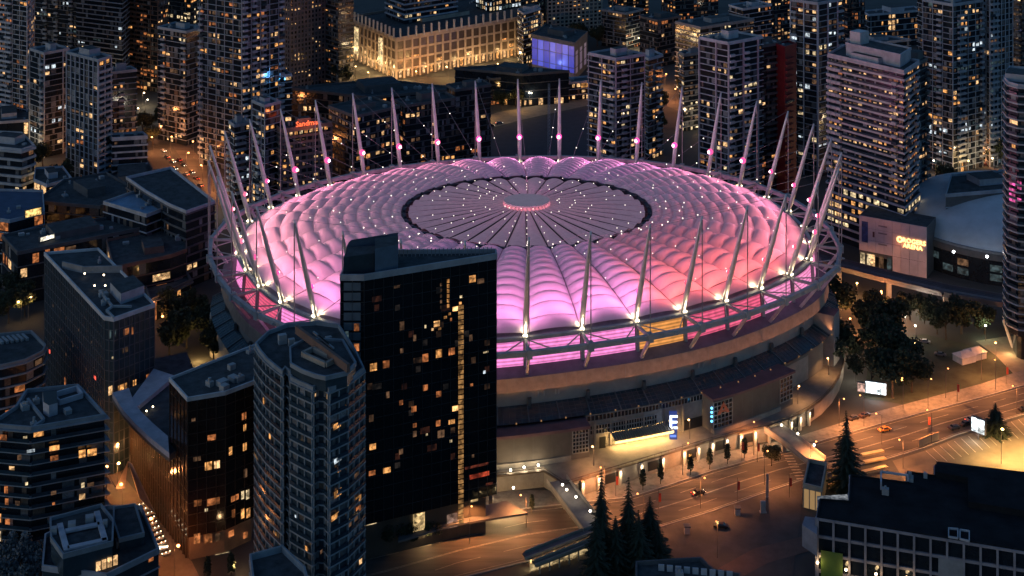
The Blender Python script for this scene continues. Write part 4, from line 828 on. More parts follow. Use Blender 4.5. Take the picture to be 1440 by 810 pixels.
# ======================= STADIUM: lower fronts =======================
def tbx(px, off, z):      # bay parameter on the camera side whose point at this offset and height lies in that direction
    best = min((abs(topx(*ring(k/50.0, off), z)[0]-px), k/50.0) for k in range(-330, 420)); return best[1]
SKIRT = mat('canopy_glass', (.025, .05, .065), .25, 0, .4, .2, .5)
DARKW = mat('dusk_wall', (.15, .13, .115), .85, 0, .2, .15)
RUST = mat('plum_roof', (.16, .08, .09), .8)
def block(nm, b0, b1, o_in, o_out, z0, z1, m, mt=None, n=10):
    pts = [ring(b0+(b1-b0)*i/n, o_out) for i in range(n+1)]+[ring(b1-(b1-b0)*i/n, o_in) for i in range(n+1)]
    q = MB(); q.prism(pts, z0, z1, 0, 1 if mt else 0); return q.obj(nm, [m, mt] if mt else m, stad)
def glazing(b0, b1, off, z0, z1, nx, nz, fr=.28, m=None, posts=True):
    q = strip(off, z1, off, z0, b0, b1, 6); q.obj('window_wall', m or GLASS, stad)
    f = MB()
    for i in range(nx+1): p = ring(b0+(b1-b0)*i/nx, off+.1); f.bar((*p, z0), (*p, z1), fr, .3)
    for k in range(nz+1):
        z = z0+(z1-z0)*k/nz
        for i in range(6): f.bar((*ring(b0+(b1-b0)*i/6, off+.12), z), (*ring(b0+(b1-b0)*(i+1)/6, off+.12), z), .25, fr)
    f.obj('window_frame', mat('frame_grey', (.3, .28, .26), .6), stad, kind='stuff')
# glass skirt over the concourse, one pane field per bay with ribs
bA, bB = tbx(640, 15, 5), tbx(1118, 16, 5)
bx = lambda px: tbx(px, 15, 5)
k = -9
while k < 11:
    for h in range(2):
        b0 = k+h/2; q = MB(); q.grid([[(*ring(b0+.5*i/3, o), z) for i in range(4)] for o, z in ((4.4, 19.6), (10.6, 16.6))]); q.obj('canopy_glass', SKIRT, stad)
        q = MB(); q.bar((*ring(b0+.01, 4.4), 19.75), (*ring(b0+.01, 10.8), 16.75), .35, .35); q.obj('canopy_rib', mat('rib_grey', (.13, .14, .15), .6), stad)
    q = MB()
    for i in range(1, 10):
        for j in (0,): q.bar((*ring(k+i/10, 4.5), 19.68), (*ring(k+i/10, 10.6), 16.66), .1, .1)
    for j in range(1, 5): q.bar((*ring(k, 4.4+6.2*j/5), 19.7-3*j/5), (*ring(k+1, 4.4+6.2*j/5), 19.7-3*j/5), .1, .1)
    q.obj('glazing_bar', mat('rib_grey', (.13, .14, .15), .6), stad, kind='stuff'); k += 1
for b in range(36):
    if b % 3 == 0:
        for e in (.2, .3, .5, .55): q = MB(); q.bar((*ring(b+e, 4.35), 23.4), (*ring(b+e, 4.35), 21.8), .5, .2); q.obj('wall_vent', SLABW, stad)
    if b in range(27, 36) or b < 12: q = MB(); p = ring(b+.05, 4.9); q.box(*p, 19.4, 1.1, 1.6, 2.4, 0); q.obj('skirt_vent', SLABD, stad)
# blank front left of the entrance
e0, e1, e2, e3, e4 = bx(640), bx(803), bx(829), bx(1000), bx(1110)
block('front_block', e0, e1, 2, 15, 5, 14.6, DARKW, RUST); block('front_ledge', e0, e2, 9.6, 16, 14.6, 15.6, RUST)
for i in range(6):
    q = strip(15.08, 14.4, 15.08, 6.2, e0+(e1-e0)*(i+.02)/6, e0+(e1-e0)*(i+.98)/6, 3); q.obj('cladding_panel', mat('brown_panel', (.13, .108, .09), .8, 0, .2, .2), stad)
block('base_course', e0, e1, 14, 15.6, 5, 6.6, mat('pale_base', (.33, .29, .24), .8))
block('stair_block', e1, e2, 2, 14.9, 5, 14.6, DARKW, RUST); glazing(e1+.03, e2-.02, 15.0, 6.9, 14.3, 5, 6)
q = strip(15.06, 6.3, 15.06, 5.3, e1+.15, e2-.15, 2); q.obj('door', BLACKM, stad)
# entrance: two rows of windows, gold lit canopy, tall letter sign
block('entrance_block', e2, e3, 2, 10, 5, 16.2, mat('pale_front', (.32, .28, .24), .8), ROOFM)
glazing(e2+.02, e3, 10.1, 14.0, 16.0, 34, 1); glazing(e2+.02, e3-.9, 10.1, 9.6, 12.6, 26, 2)
for px in (835, 858, 880, 905, 935, 960):
    b = tbx(px, 10, 8); q = MB(); q.bar((*ring(b, 10.3), 5), (*ring(b, 10.3), 13.9), .6, .6); q.obj('front_pier', mat('pale_front', (.32, .28, .24), .8), stad)
g0, g1 = tbx(862, 13, 8), tbx(944, 13, 8)
q = MB(); n = 26
for i in range(n+1): b = g0+(g1-g0)*i/n; q.bar((*ring(b, 10.2), 9.6), (*ring(b, 14.7), 8.9), .32, .45)
q.obj('canopy_beam', mat('canopy_tan', (.4, .32, .24), .7), stad, kind='stuff')
q = strip(10.3, 9.25, 14.6, 8.55, g0, g1, 8); q.obj('entrance_canopy', mat('canopy_tan2', (.34, .26, .19), .7), stad)
q = strip(10.35, 8.6, 10.35, 5.2, g0, g1, 8); q.obj('entrance_doors', glow('door_gold', (1, .62, .2), .8), stad)
q = strip(14.75, 8.5, 14.75, 7.7, g0, g1, 8); q.obj('canopy_lamp', glow('canopy_gold', (1, .62, .2), 3.5, False), stad)
for i in range(7): p = ring(g0+(g1-g0)*(i+.5)/7, 12.6); lamp('POINT', (*p, 7.6), 1500, (1, .62, .22), stad, radius=.5)
q = strip(11.0, 8.8, 11.0, 5.05, e2+.2, g0-.1, 2); q.obj('side_door', BLACKM, stad)
q = strip(10.2, 8.6, 10.2, 5.05, g1+.3, e3, 3); q.obj('dark_doors', BLACKM, stad)
pe = ring(tbx(946, 13, 8), 13.4)
esign = thing('letter_sign', 'tall blue sign box with a glowing white letter E beside the gold lit entrance', 'sign', (*pe, 5))
q = MB(); q.box(0, 0, 0, 2.6, .9, 9.2); q.obj('sign_box', mat('sign_blue', (.02, .04, .14), .4, emit=(.08, .15, .7), estr=.25), esign)
text('E', 6.4, (0, -.55, 5.6), 0, glow('letter_white', (.85, .93, 1), 4, False), esign)
q = MB(); q.face([(-1.0, -.5, .8), (1.0, -.5, .8), (1.0, -.5, 1.6), (-1.0, -.5, 1.6)]); q.obj('sign_base', glow('letter_blue', (.15, .3, 1), 1.2, False), esign)
lamp('POINT', (0, -2, 5), 250, (.5, .65, 1), esign, radius=.5)
# block right of the entrance with an emblem window
block('front_block', e3, e4, 2, 16.5, 5, 16.2, DARKW, RUST); block('front_ledge', e3-.03, e4+.03, 9, 17.2, 16.2, 17.0, RUST)
f0 = tbx(1003, 16.5, 8); f1 = tbx(1029, 16.5, 8); f2 = tbx(1096, 16.5, 8)
glazing(f0, f1, 16.6, 6.8, 15.6, 5, 6); glazing(f2, e4-.02, 16.6, 7.5, 15.8, 4, 5); block('base_course', f0, f2, 15, 17.0, 5, 6.5, mat('pale_base', (.33, .29, .24), .8))
for i in range(5): q = strip(16.56, 16.0, 16.56, 6.7, f1+(f2-f1)*(i+.03)/5, f1+(f2-f1)*(i+.97)/5, 3); q.obj('cladding_panel', mat('brown_panel', (.13, .108, .09), .8, 0, .2, .2), stad)
fm = (f0+f1)/2; q = MB(); pm = lambda db, z: (*ring(fm+db, 16.9), z)
q.face([pm(-.13, 11.3), pm(-.06, 11.3), pm(.0, 13.6), pm(.0, 15.2)]); q.face([pm(.06, 11.3), pm(.13, 11.3), pm(.0, 15.2), pm(.0, 13.6)]); q.face([pm(-.07, 11.8), pm(.07, 11.8), pm(.06, 12.5), pm(-.06, 12.5)])
q.obj('emblem', mat('emblem_red', (.5, .12, .06), .6), stad)
q = MB()
for z in (9.8, 11.4, 12.8, 14.2): q.ball((*ring(f0-.05, 17.0), z), .4)
q.obj('blue_lamp', BLUEL, stad)
# east side: yellow washed wall, dark stair
block('side_block', e4+.1, e4+1.6, 2, 9, 5, 15, DARKW, RUST); q = strip(9.2, 14, 9.2, 5.4, e4+.15, e4+1.0, 4); q.obj('washed_wall', mat('pale_front', (.32, .28, .24), .8), stad)
for px, py in ((1118, 535), (1135, 520), (1150, 505)): lamp('POINT', (*at(px, py, 6), 6.2), 900, (1, .62, .2), radius=.5)
q = MB(); b = e4+1.75; q.prism([ring(b, 2), ring(b, 12), ring(b+.35, 12), ring(b+.35, 2)], 5, 24, 0, 1); q.obj('stair_tower', [CONC, RUST], stad)
for k in range(-6, 26):
    p = ring(k*.4+.2, 11.4); q = MB(); q.box(*p, 16.9, .4, .4, .4); q.obj('band_lamp', glow('band_amber', (1, .5, .2), .35, False), stad); lamp('SPOT', (*p, 17.7), 2600, (1, .38, .15), stad, (*ring(k*.4+.2, 6.4), 28.6), 66, 1, .4)  # amber spots and small casings added to warm the concrete band
# golden stair drum on the far left
q = MB(); b = -8.25; p = ring(b, 6); q.tube((*p, 0), (*p, 16), 5, 5, 16); q.obj('stair_drum', CONC, stad, True); lamp('POINT', (p[0]-8, p[1]-7, 3), 3500, (1, .6, .2), radius=.6)
q = MB(); block('side_wall', -12, e0-.02, 2, 9, 0, 14, CONC, ROOFM, 20); block('side_wall', e4+2.2, 24, 2, 9, 0, 14, CONC, ROOFM, 24)

# ======================= GROUND AND ROADS =======================
def ground(name, poly, z, m):
    b = MB(); b.face([(x, y, z) for x, y in poly][::1]); o = b.obj(name, m); o['kind'] = 'structure'
    if o.data.polygons[0].normal.z < 0: o.data.flip_normals()
    return o
b = MB(); b.face([(-3000, -200, 0), (3000, -200, 0), (3000, 6000, 0), (-3000, 6000, 0)]); g_ = b.obj('ground', mat('city_ground', (.05, .05, .048), .9, 0, .4, .03)); g_['kind'] = 'structure'
ROADM = mat('road_asphalt', (.075, .066, .06), .75, 0, .45, 1.0, .4, stretch=(.03, .3, 1), rot=-.4)
PAVE = mat('pavement', (.17, .155, .14), .85, 0, .35, .5, bump=.2)
FAR = [(440, 778), (520, 760), (650, 735), (740, 715), (830, 706), (885, 700), (940, 683), (1000, 663), (1060, 646), (1110, 634), (1180, 613), (1240, 596), (1300, 580), (1380, 559), (1500, 525)]
NEAR = [(440, 880), (560, 850), (640, 815), (740, 790), (830, 772), (900, 750), (1000, 720), (1080, 692), (1130, 675), (1200, 657), (1250, 645), (1300, 630), (1345, 612), (1440, 583), (1500, 564)]
ground('road', [at(*p) for p in FAR]+[at(*p) for p in NEAR[::-1]], .008, ROADM)
def kerbline(pts, w, h, name, m, z=0):
    q = MB(); P = [at(*p) for p in pts]
    for a, c in zip(P, P[1:]): q.bar((*a, z+h/2), (*c, z+h/2), w, h)
    o = q.obj(name, m); o['kind'] = 'structure'
KERBM = mat('kerb_stone', (.3, .29, .27), .8)
kerbline(FAR, .35, .26, 'kerb', KERBM); kerbline(NEAR, .35, .26, 'kerb', KERBM)
def lerp(a, c, t): return (a[0]+(c[0]-a[0])*t, a[1]+(c[1]-a[1])*t)
q = MB(); F_ = [at(*p) for p in FAR]; N_ = [at(*p) for p in NEAR]
for lane, dash in ((.06, 0), (.28, 1), (.5, 0), (.515, 0), (.72, 1), (.94, 0)):
    for i in range(len(F_)-1):
        a, c = lerp(F_[i], N_[i], lane), lerp(F_[i+1], N_[i+1], lane); L = math.dist(a, c); n = max(1, int(L/6))
        for k in range(n):
            if dash and k % 2: continue
            p, r2 = lerp(a, c, k/n), lerp(a, c, (k+1)/n); u = Vector((r2[0]-p[0], r2[1]-p[1])).normalized(); w = Vector((-u.y, u.x))*.09
            q.face([(p[0]-w.x, p[1]-w.y, .014), (r2[0]-w.x, r2[1]-w.y, .014), (r2[0]+w.x, r2[1]+w.y, .014), (p[0]+w.x, p[1]+w.y, .014)])
o = q.obj('road_marking', mat('lane_paint', (.3, .27, .22), .85, 0, .5, .6)); o['kind'] = 'structure'
ground('pavement', [at(*p) for p in FAR[1:]]+[at(*p) for p in ((1500, 500), (1380, 540), (1230, 580), (1110, 618), (1000, 640), (880, 675), (800, 690), (700, 690), (520, 735))], .12, PAVE)
ground('plaza', [at(*p) for p in NEAR[5:9]]+[at(*p) for p in ((1125, 730), (1110, 850), (860, 850), (860, 775))], .12, mat('dark_plaza', (.07, .06, .056), .85, 0, .35, .15))
ground('side_road', [at(*p) for p in ((1010, 800), (1060, 772), (1140, 752), (1140, 775), (1080, 792), (1010, 830))], .13, mat('red_asphalt', (.12, .075, .06), .85))
ground('parking_lot', [at(*p) for p in ((1255, 648), (1300, 634), (1345, 616), (1440, 587), (1560, 560), (1560, 700), (1280, 690))], .01, mat('lot_asphalt', (.13, .115, .09), .85, 0, .3, .1))
q = MB()
for i in range(15): a, c = at(1302+10*i, 634-3.4*i), at(1322+10*i, 652-3.2*i); q.bar((*a, .02), (*c, .02), .14, .02)
o = q.obj('parking_line', mat('road_paint', (.55, .5, .42), .8)); o['kind'] = 'structure'
ground('lawn', [at(*p) for p in ((1215, 560), (1290, 572), (1430, 530), (1425, 500), (1300, 470), (1225, 480))], .1, mat('park_lawn', (.035, .045, .03), .95, 0, .4, .2))
ground('path', [at(*p) for p in ((1372, 480), (1400, 500), (1437, 538), (1500, 520), (1500, 470), (1440, 472), (1410, 474))], .11, mat('park_path', (.2, .17, .13), .9))
ground('street', [at(*p) for p in ((205, 175), (235, 195), (300, 285), (330, 300), (310, 255), (262, 200), (222, 172))], .01, ROADM)
ground('street', [at(*p) for p in ((660, 172), (700, 158), (835, 133), (838, 146), (740, 167), (690, 180))], .02, mat('viaduct_road', (.2, .16, .12), .85))
ground('street', [at(*p) for p in ((1270, 245), (1330, 225), (1420, 222), (1420, 240), (1320, 250), (1290, 262))], .015, ROADM)
ground('street', [at(*p) for p in ((905, 118), (960, 130), (1010, 160), (1000, 175), (940, 150), (900, 140))], .015, ROADM)
ground('street', [at(*p) for p in ((120, 655), (150, 640), (270, 790), (300, 850), (190, 850), (165, 740))], .012, mat('orange_paving', (.16, .12, .09), .85, 0, .25, .3))
ground('car_park', [at(*p) for p in ((672, 190), (740, 170), (835, 150), (835, 225), (672, 230))], .012, mat('lot_dark', (.035, .035, .05), .85))
# raised concourse round the stadium with lit columns in its retaining wall
EDGE = [(600, 690), (655, 676), (700, 670), (765, 663), (795, 682), (840, 668), (900, 650), (960, 632), (1000, 620), (1040, 609), (1080, 600), (1110, 590), (1135, 577), (1155, 563), (1170, 547), (1180, 530), (1186, 512), (1188, 490), (1182, 470)]
E5 = [at(*p, 5) for p in EDGE]
b = MB(); b.prism(E5+[(SX+60, SY+20), (SX-20, SY-20), (SX-60, SY-60)], 0, 5.0, 0, 1); o = b.obj('concourse', [mat('retaining_wall', (.26, .23, .2), .85, 0, .25, .3), mat('concourse_paving', (.22, .19, .165), .8, 0, .22, .35)]); o['kind'] = 'structure'
rail_t = thing('concourse_railing', 'dark railing along the edge of the raised concourse', 'railing', (0, 0, 5)); q = MB(); q2 = MB()
for a, c in zip(E5, E5[1:]):
    q.bar((*a, 1.1), (*c, 1.1), .18, .18); q.bar((*a, .1), (*c, .1), .5, .5); n = max(1, int(math.dist(a, c)/2.5))
    for k in range(n): p = lerp(a, c, k/n); q2.box(*p, 0, .08, .08, 1.1)
q.obj('handrail', mat('rail_brown', (.1, .07, .05), .6), rail_t); q2.obj('rail_post', mat('rail_brown', (.1, .07, .05), .6), rail_t, kind='stuff')
ARC = []
for a, c in zip(E5[4:13], E5[5:14]): ARC += [lerp(a, c, t) for t in (0, .25, .5, .75)]
colmat = mat('column_pale', (.5, .45, .38), .7); WASH = glow('column_lamp', (1, .86, .62), 5, False)
arc_t = thing('retaining_arcade', 'row of lit columns and dark openings under the concourse edge', 'arcade', (0, 0, 0))
for i in range(0, len(ARC)-2):
    a, c = Vector(ARC[i]), Vector(ARC[i+1]); u = (c-a).normalized(); n = Vector((u.y, -u.x)); p = a+n*.7
    if i % 2 == 0:
        q = MB(); q.box(p.x, p.y, 0, .9, .9, 4.9, math.atan2(u.y, u.x)); q.obj('column', colmat, arc_t); q = MB(); f = p+n*.5; q.box(f.x, f.y, 3.9, .5, .12, .6, math.atan2(u.y, u.x)); q.obj('column_lamp', WASH, arc_t)
        lamp('POINT', (f.x+n.x*.8, f.y+n.y*.8, 3.6), 330, (1, .74, .42), arc_t, radius=.3)
    elif i % 4 != 3:
        s = a-u*1.2+n*.06; e = c-u*.2+n*.06; q = MB(); q.face([(s.x, s.y, 1.2), (e.x, e.y, 1.2), (e.x, e.y, 4.2), (s.x, s.y, 4.2)]); q.obj('dark_opening', BLACKM, arc_t)
# low wall lamps at the left end
for i, (px, py) in enumerate(((737, 659), (757, 656), (718, 663), (697, 681), (722, 688))):
    x, y = at(px, py, 5.5); t = thing('wall_lamp', 'white globe lamp on the concourse wall by the black hotel, %s' % ('second from its right end', 'nearest the ramp', 'third from its right end', 'low at the hotel corner', 'alone on the pale paving')[i], 'lamp', (x, y, 5), 'white lamps on the concourse wall')
    q = MB(); q.tube((0, 0, 0), (0, 0, .7), .1, .1, 6); q.obj('lamp_post', SLABD, t); q = MB(); q.ball((0, 0, .95), .4); q.obj('lamp_globe', glow('globe_white', (1, .9, .7), 10, False), t); lamp('POINT', (0, -.9, 1.3), 420, (1, .8, .5), t, radius=.4)
# ---- footbridges ----
def bridge(label, pts, w, z, lampspots, cat='footbridge'):
    P = [at(*p, z) for p in pts]; t = thing('footbridge', label, cat, (*P[0], 0)); o = t.location
    q = MB(); r1 = MB(); pr = MB()
    for a, c in zip(P, P[1:]):
        q.bar((a[0]-o.x, a[1]-o.y, z-.4), (c[0]-o.x, c[1]-o.y, z-.4), w, .8)
        u = Vector((c[0]-a[0], c[1]-a[1])).normalized(); n = Vector((-u.y, u.x))*(w/2-.1)
        for s in (1, -1):
            r1.bar((a[0]+n.x*s-o.x, a[1]+n.y*s-o.y, z+.65), (c[0]+n.x*s-o.x, c[1]+n.y*s-o.y, z+.65), .16, 1.3)
        m_ = lerp(a, c, .7); pr.box(m_[0]-o.x, m_[1]-o.y, 0, 1.2, 1.2, z-.8)
    q.obj('deck', mat('bridge_deck', (.24, .21, .19), .8), t); r1.obj('side_rail', mat('bridge_rail', (.34, .3, .26), .7), t); pr.obj('pier', CONC, t)
    for px, py in lampspots:
        x, y = at(px, py, z+1.4); m = MB(); m.ball((x-o.x, y-o.y, z+1.7), .38); m.obj('rail_lamp', glow('globe_white', (1, .9, .7), 10, False), t); lamp('POINT', (x-o.x, y-o.y, z+2.2), 130, (1, .78, .45), t, radius=.4)
    return t
bridge('footbridge with lamp posts running down from the concourse past dark conifers', [(783, 676), (800, 698), (836, 745)], 7, 5.2, [(791, 683), (797, 690), (810, 700), (830, 720)])
bridge('footbridge with yellow lit rails leading from the concourse to a glazed stair', [(1085, 602), (1110, 618), (1150, 650)], 6.5, 5.2, [(1099, 599), (1122, 611), (1145, 627)])
# glazed lit stair at the bridge end
def litstair(name, label, pts, z0, z1, cat): return building(name, label, [at(*p, z1) for p in pts], z1, z0=z0, fh=3.6, bay=2.2, lit=0, wall=mat('lit_stair_glass', (.2, .14, .08), .4, emit=(1, .6, .25), estr=.3), slab=mat('stair_frame', (.4, .34, .26), .7), sh=.35, pier=mat('stair_frame', (.4, .34, .26), .7), pw=.25, pd=.25, units=0, big=False, cat=cat)[0]
stl = litstair('stair_tower', 'glazed yellow lit stair tower at the end of the right footbridge', [(1138, 650), (1162, 655), (1155, 690), (1130, 684)], 0, 6.5, 'stair tower')
x, y = at(1146, 662, 4); lamp('POINT', (x, y-6, 5), 1300, (1, .7, .35), radius=.5)
ss = thing('stair_ramp', 'lit covered stair and ramp on the near side of the road', 'stair', (*at(780, 770, 3), 0)); o = ss.location
STF = mat('stair_frame', (.4, .34, .26), .7)
for (a, c, z0, z1, w) in (((836, 745), (738, 783), 5.2, 3.6, 3.4), ((834, 762), (752, 794), 4.2, 3.0, 2.2)):
    p, r2 = at(*a, z0), at(*c, z1); q = MB(); q.bar((p[0]-o.x, p[1]-o.y, z0), (r2[0]-o.x, r2[1]-o.y, z1), w, .5); q.obj('ramp_roof', mat('ramp_roof', (.16, .13, .11), .7), ss)
    q = MB(); q.bar((p[0]-o.x, p[1]-o.y-w/2, z0+.4), (r2[0]-o.x, r2[1]-o.y-w/2, z1+.4), .3, .8); q.bar((p[0]-o.x, p[1]-o.y+w/2, z0+.4), (r2[0]-o.x, r2[1]-o.y+w/2, z1+.4), .3, .8); q.obj('ramp_rail', STF, ss)
    for k in range(6): e = lerp(p, r2, (k+.5)/6); q = MB(); q.box(e[0]-o.x, e[1]-o.y, 0, .4, .4, z1); q.obj('ramp_post', STF, ss)
p, r2 = at(745, 800, 1), at(832, 772, 1); q = MB(); q.face([(p[0]-o.x, p[1]-o.y, .3), (r2[0]-o.x, r2[1]-o.y, .3), (r2[0]-o.x, r2[1]-o.y, 3), (p[0]-o.x, p[1]-o.y, 2.4)]); q.obj('lit_wall', glow('stair_glow', (1, .72, .35), .55), ss)
for px, py in ((750, 790), (775, 782), (800, 772), (822, 760)): lamp('POINT', (*at(px, py, 2), 2.2), 500, (1, .7, .32), radius=.4)
fl = thing('stair_flight', 'pair of golden lit stair flights beside the big conifer', 'stair', (*at(1225, 645), 0)); o = fl.location
for a, c in (((1212, 638), (1242, 632)), ((1215, 648), (1245, 642)), ((1213, 662), (1247, 654))):
    p, r2 = at(*a, 2), at(*c, 2); q = MB(); q.bar((p[0]-o.x, p[1]-o.y, 1.6), (r2[0]-o.x, r2[1]-o.y, 1.6), 1.4, .5); q.obj('flight', mat('stair_gold', (.5, .38, .2), .7), fl)
for px, py in ((1222, 628), (1238, 645)): lamp('POINT', (*at(px, py, 4), 4.5), 500, (1, .55, .2), radius=.5)
# ---- elevated railway ----
gw = thing('elevated_railway', 'concrete elevated railway curving between the stadium and the arena', 'viaduct', (*at(1300, 410, 8), 0)); o = gw.location
TR = [(1120, 352), (1180, 371), (1250, 389), (1330, 408), (1420, 424), (1500, 432)]
P = [at(*p, 9) for p in TR]; RAILM = mat('rail_dark', (.07, .065, .07), .6)
for a, c in zip(P, P[1:]):
    n_ = max(1, int(math.dist(a, c)/14))
    for k in range(n_):
        s, e = lerp(a, c, k/n_), lerp(a, c, (k+1)/n_); u = Vector((e[0]-s[0], e[1]-s[1])).normalized(); n = Vector((-u.y, u.x)); S = lambda w, z: ((s[0]+n.x*w-o.x, s[1]+n.y*w-o.y, z), (e[0]+n.x*w-o.x, e[1]+n.y*w-o.y, z))
        q = MB(); q.bar(*S(0, 8.4), 9.5, 1.2); q.obj('deck', mat('viaduct_concrete', (.13, .115, .12), .85, 0, .25, .2), gw)
        q = MB(); [q.bar(*S(w, 9.4), .3, .9) for w in (-4.7, 4.7)]; q.obj('side_wall', mat('viaduct_concrete', (.13, .115, .12), .85), gw)
        q = MB(); [q.bar(*S(w, 9.1), .15, .2) for w in (-3.2, -1.7, 1.7, 3.2)]; q.obj('rail', RAILM, gw)
        if k % 2 == 0: q = MB(); q.box(s[0]-o.x, s[1]-o.y, 0, 1.8, 1.8, 7.8); q.obj('pier', CONC, gw)
# ======================= VEGETATION =======================
LEAF = mat('leaf_dark', (.035, .045, .024), .9, 0, .45, .6); LEAFB = mat('leaf_grey', (.15, .175, .19), .9, 0, .4, .5); NEEDLE = mat('needle', (.022, .034, .02), .9, 0, .4, .6); BARK = mat('bark', (.06, .045, .035), .9)
def leafmesh(seed, n, lobes, s0, s1):
    r = random.Random(seed); m = MB()
    for _ in range(n):
        cx_, cy_, cz_, R = r.choice(lobes); d = Vector((r.gauss(0, 1), r.gauss(0, 1), r.gauss(0, .9))).normalized()*R*(r.random()**.4); p = Vector((cx_, cy_, cz_))+d
        s = r.uniform(s0, s1); a = Vector((r.gauss(0, 1), r.gauss(0, 1), r.gauss(0, 1))).normalized(); b = a.cross(Vector((r.gauss(0, 1), r.gauss(0, 1), r.gauss(0, 1)))).normalized()
        m.face([p+a*s, p+b*s*.8, p-a*s*.9, p-b*s*.7])
    return m
def lobes(seed, n, w, z0, z1, R):
    r = random.Random(seed); return [(r.uniform(-w, w), r.uniform(-w, w), r.uniform(z0, z1), R*r.uniform(.65, 1.1)) for _ in range(n)]
PROT = {}
def proto(kind):
    if kind in PROT: return PROT[kind]
    t_ = MB(); r = random.Random(kind)
    if kind.startswith('round'):
        k = int(kind[-1]); cm = leafmesh(k, 2600, lobes(k, 12, 3.3, 4.6, 9.8, 2.4), .26, .58).mesh('crown', LEAF)
        t_.tube((0, 0, 0), (.2, 0, 5.5), .32, .16, 7)
        for i in range(6): a = i*1.05; t_.tube((.1, 0, 2.8+i*.35), (2.4*cos(a), 2.4*sin(a), 6.4+i*.3), .12, .04, 5)
    elif kind.startswith('slim'):
        cm = leafmesh(3, 620, [(0, 0, z, 1.05) for z in (2.6, 3.5, 4.4, 5.3)]+[(0, 0, 6.2, .7)], .18, .36).mesh('crown', LEAF); t_.tube((0, 0, 0), (0, 0, 5.6), .12, .04, 6)
    elif kind.startswith('grey'):
        cm = leafmesh(9, 1300, lobes(8, 9, 2.4, 4, 8, 2.1), .28, .6).mesh('crown', LEAFB); t_.tube((0, 0, 0), (0, 0, 5.5), .25, .12, 6)
    else:
        k = int(kind[-1]); m = MB(); H = 20.0; rr = random.Random(k)
        z = 1.5
        while z < H-.4:
            R = (H-z)*.33*(1+.12*rr.uniform(-1, 1))+.25; nb = 11 if R > 2 else 7; a0 = rr.random()*6
            for i in range(nb):
                a = a0+i*2*pi/nb+rr.uniform(-.25, .25); L = R*rr.uniform(.7, 1.15); d = Vector((cos(a), sin(a), 0)); s = Vector((-sin(a), cos(a), 0)); p = Vector((0, 0, z))
                for q_ in range(5):
                    f0 = q_/5; w = L*.34*(1-f0*.75); c0 = p+d*L*f0+Vector((0, 0, -L*.28*f0)); c1 = p+d*L*(f0+.3)+Vector((0, 0, -L*.28*(f0+.3)-.1))
                    for sg in (1, -1): m.face([c0, c0+s*sg*w*rr.uniform(.6, 1.1)+d*w*.5+Vector((0, 0, -w*.45)), c1])
            z += .5+.02*(H-z)
        cm = m.mesh('crown', NEEDLE); t_.tube((0, 0, 0), (0, 0, H-.8), .34, .05, 7)
    tm = t_.mesh('trunk', BARK); PROT[kind] = (cm, tm); return PROT[kind]
def tree(kind, label, px, py, s, group=None, z=0.0, sz=None, name=None):
    x, y = at(px, py, z); cm, tm = proto(kind); t = thing(name or {'roun': 'street_tree', 'slim': 'slender_tree', 'grey': 'leafy_tree'}.get(kind[:4], 'conifer_tree'), label, 'tree', (x, y, z), group, rnd.uniform(0, 6))
    t.scale = (s, s, sz or s); link('crown', cm, t); link('trunk', tm, t); return t
for i, (px, py, s, sz, lb) in enumerate(((846, 815, 1.0, 1.62, 'tallest dark conifer in the clump beside the lit ramp'), (884, 806, 1.05, 1.42, 'dark conifer at the middle of the clump by the road'), (914, 790, 1.12, .98, 'shorter dark conifer on the right of the clump by the road'), (866, 822, 1.15, 1.0, 'low dark conifer in front of the clump beside the lit ramp'), (898, 818, 1.1, 1.05, 'low dark conifer in front of the clump on its right side'), (838, 836, 1.1, 1.1, 'low dark conifer at the bottom edge left of the clump'), (925, 806, 1.0, .75, 'lowest dark conifer at the right end of the clump'),
      (1190, 690, 1.12, 1.32, 'big lone conifer beside the right hand footbridge stair'), (1400, 610, .9, .55, 'small bushy conifer beside the white billboard in the car park'))):
    tree('conifer%d' % (i % 3), lb, px, py, s, None, 0, sz)
for i, px_ in enumerate(((904, 690), (929, 681), (971, 668), (998, 660), (1023, 653), (1047, 645))):
    tree('slim0', 'slim street tree on the lit pavement, ' + ('leftmost of the row of six', 'second from the left of the row of six', 'third from the left of the row of six', 'fourth from the left of the row of six', 'second from the right of the row of six', 'rightmost of the row of six')[i], *px_, 1.0, 'slim trees along the lit pavement')
tree('slim0', 'lone slim tree on the pale paving below the concourse wall', 748, 722, .85)
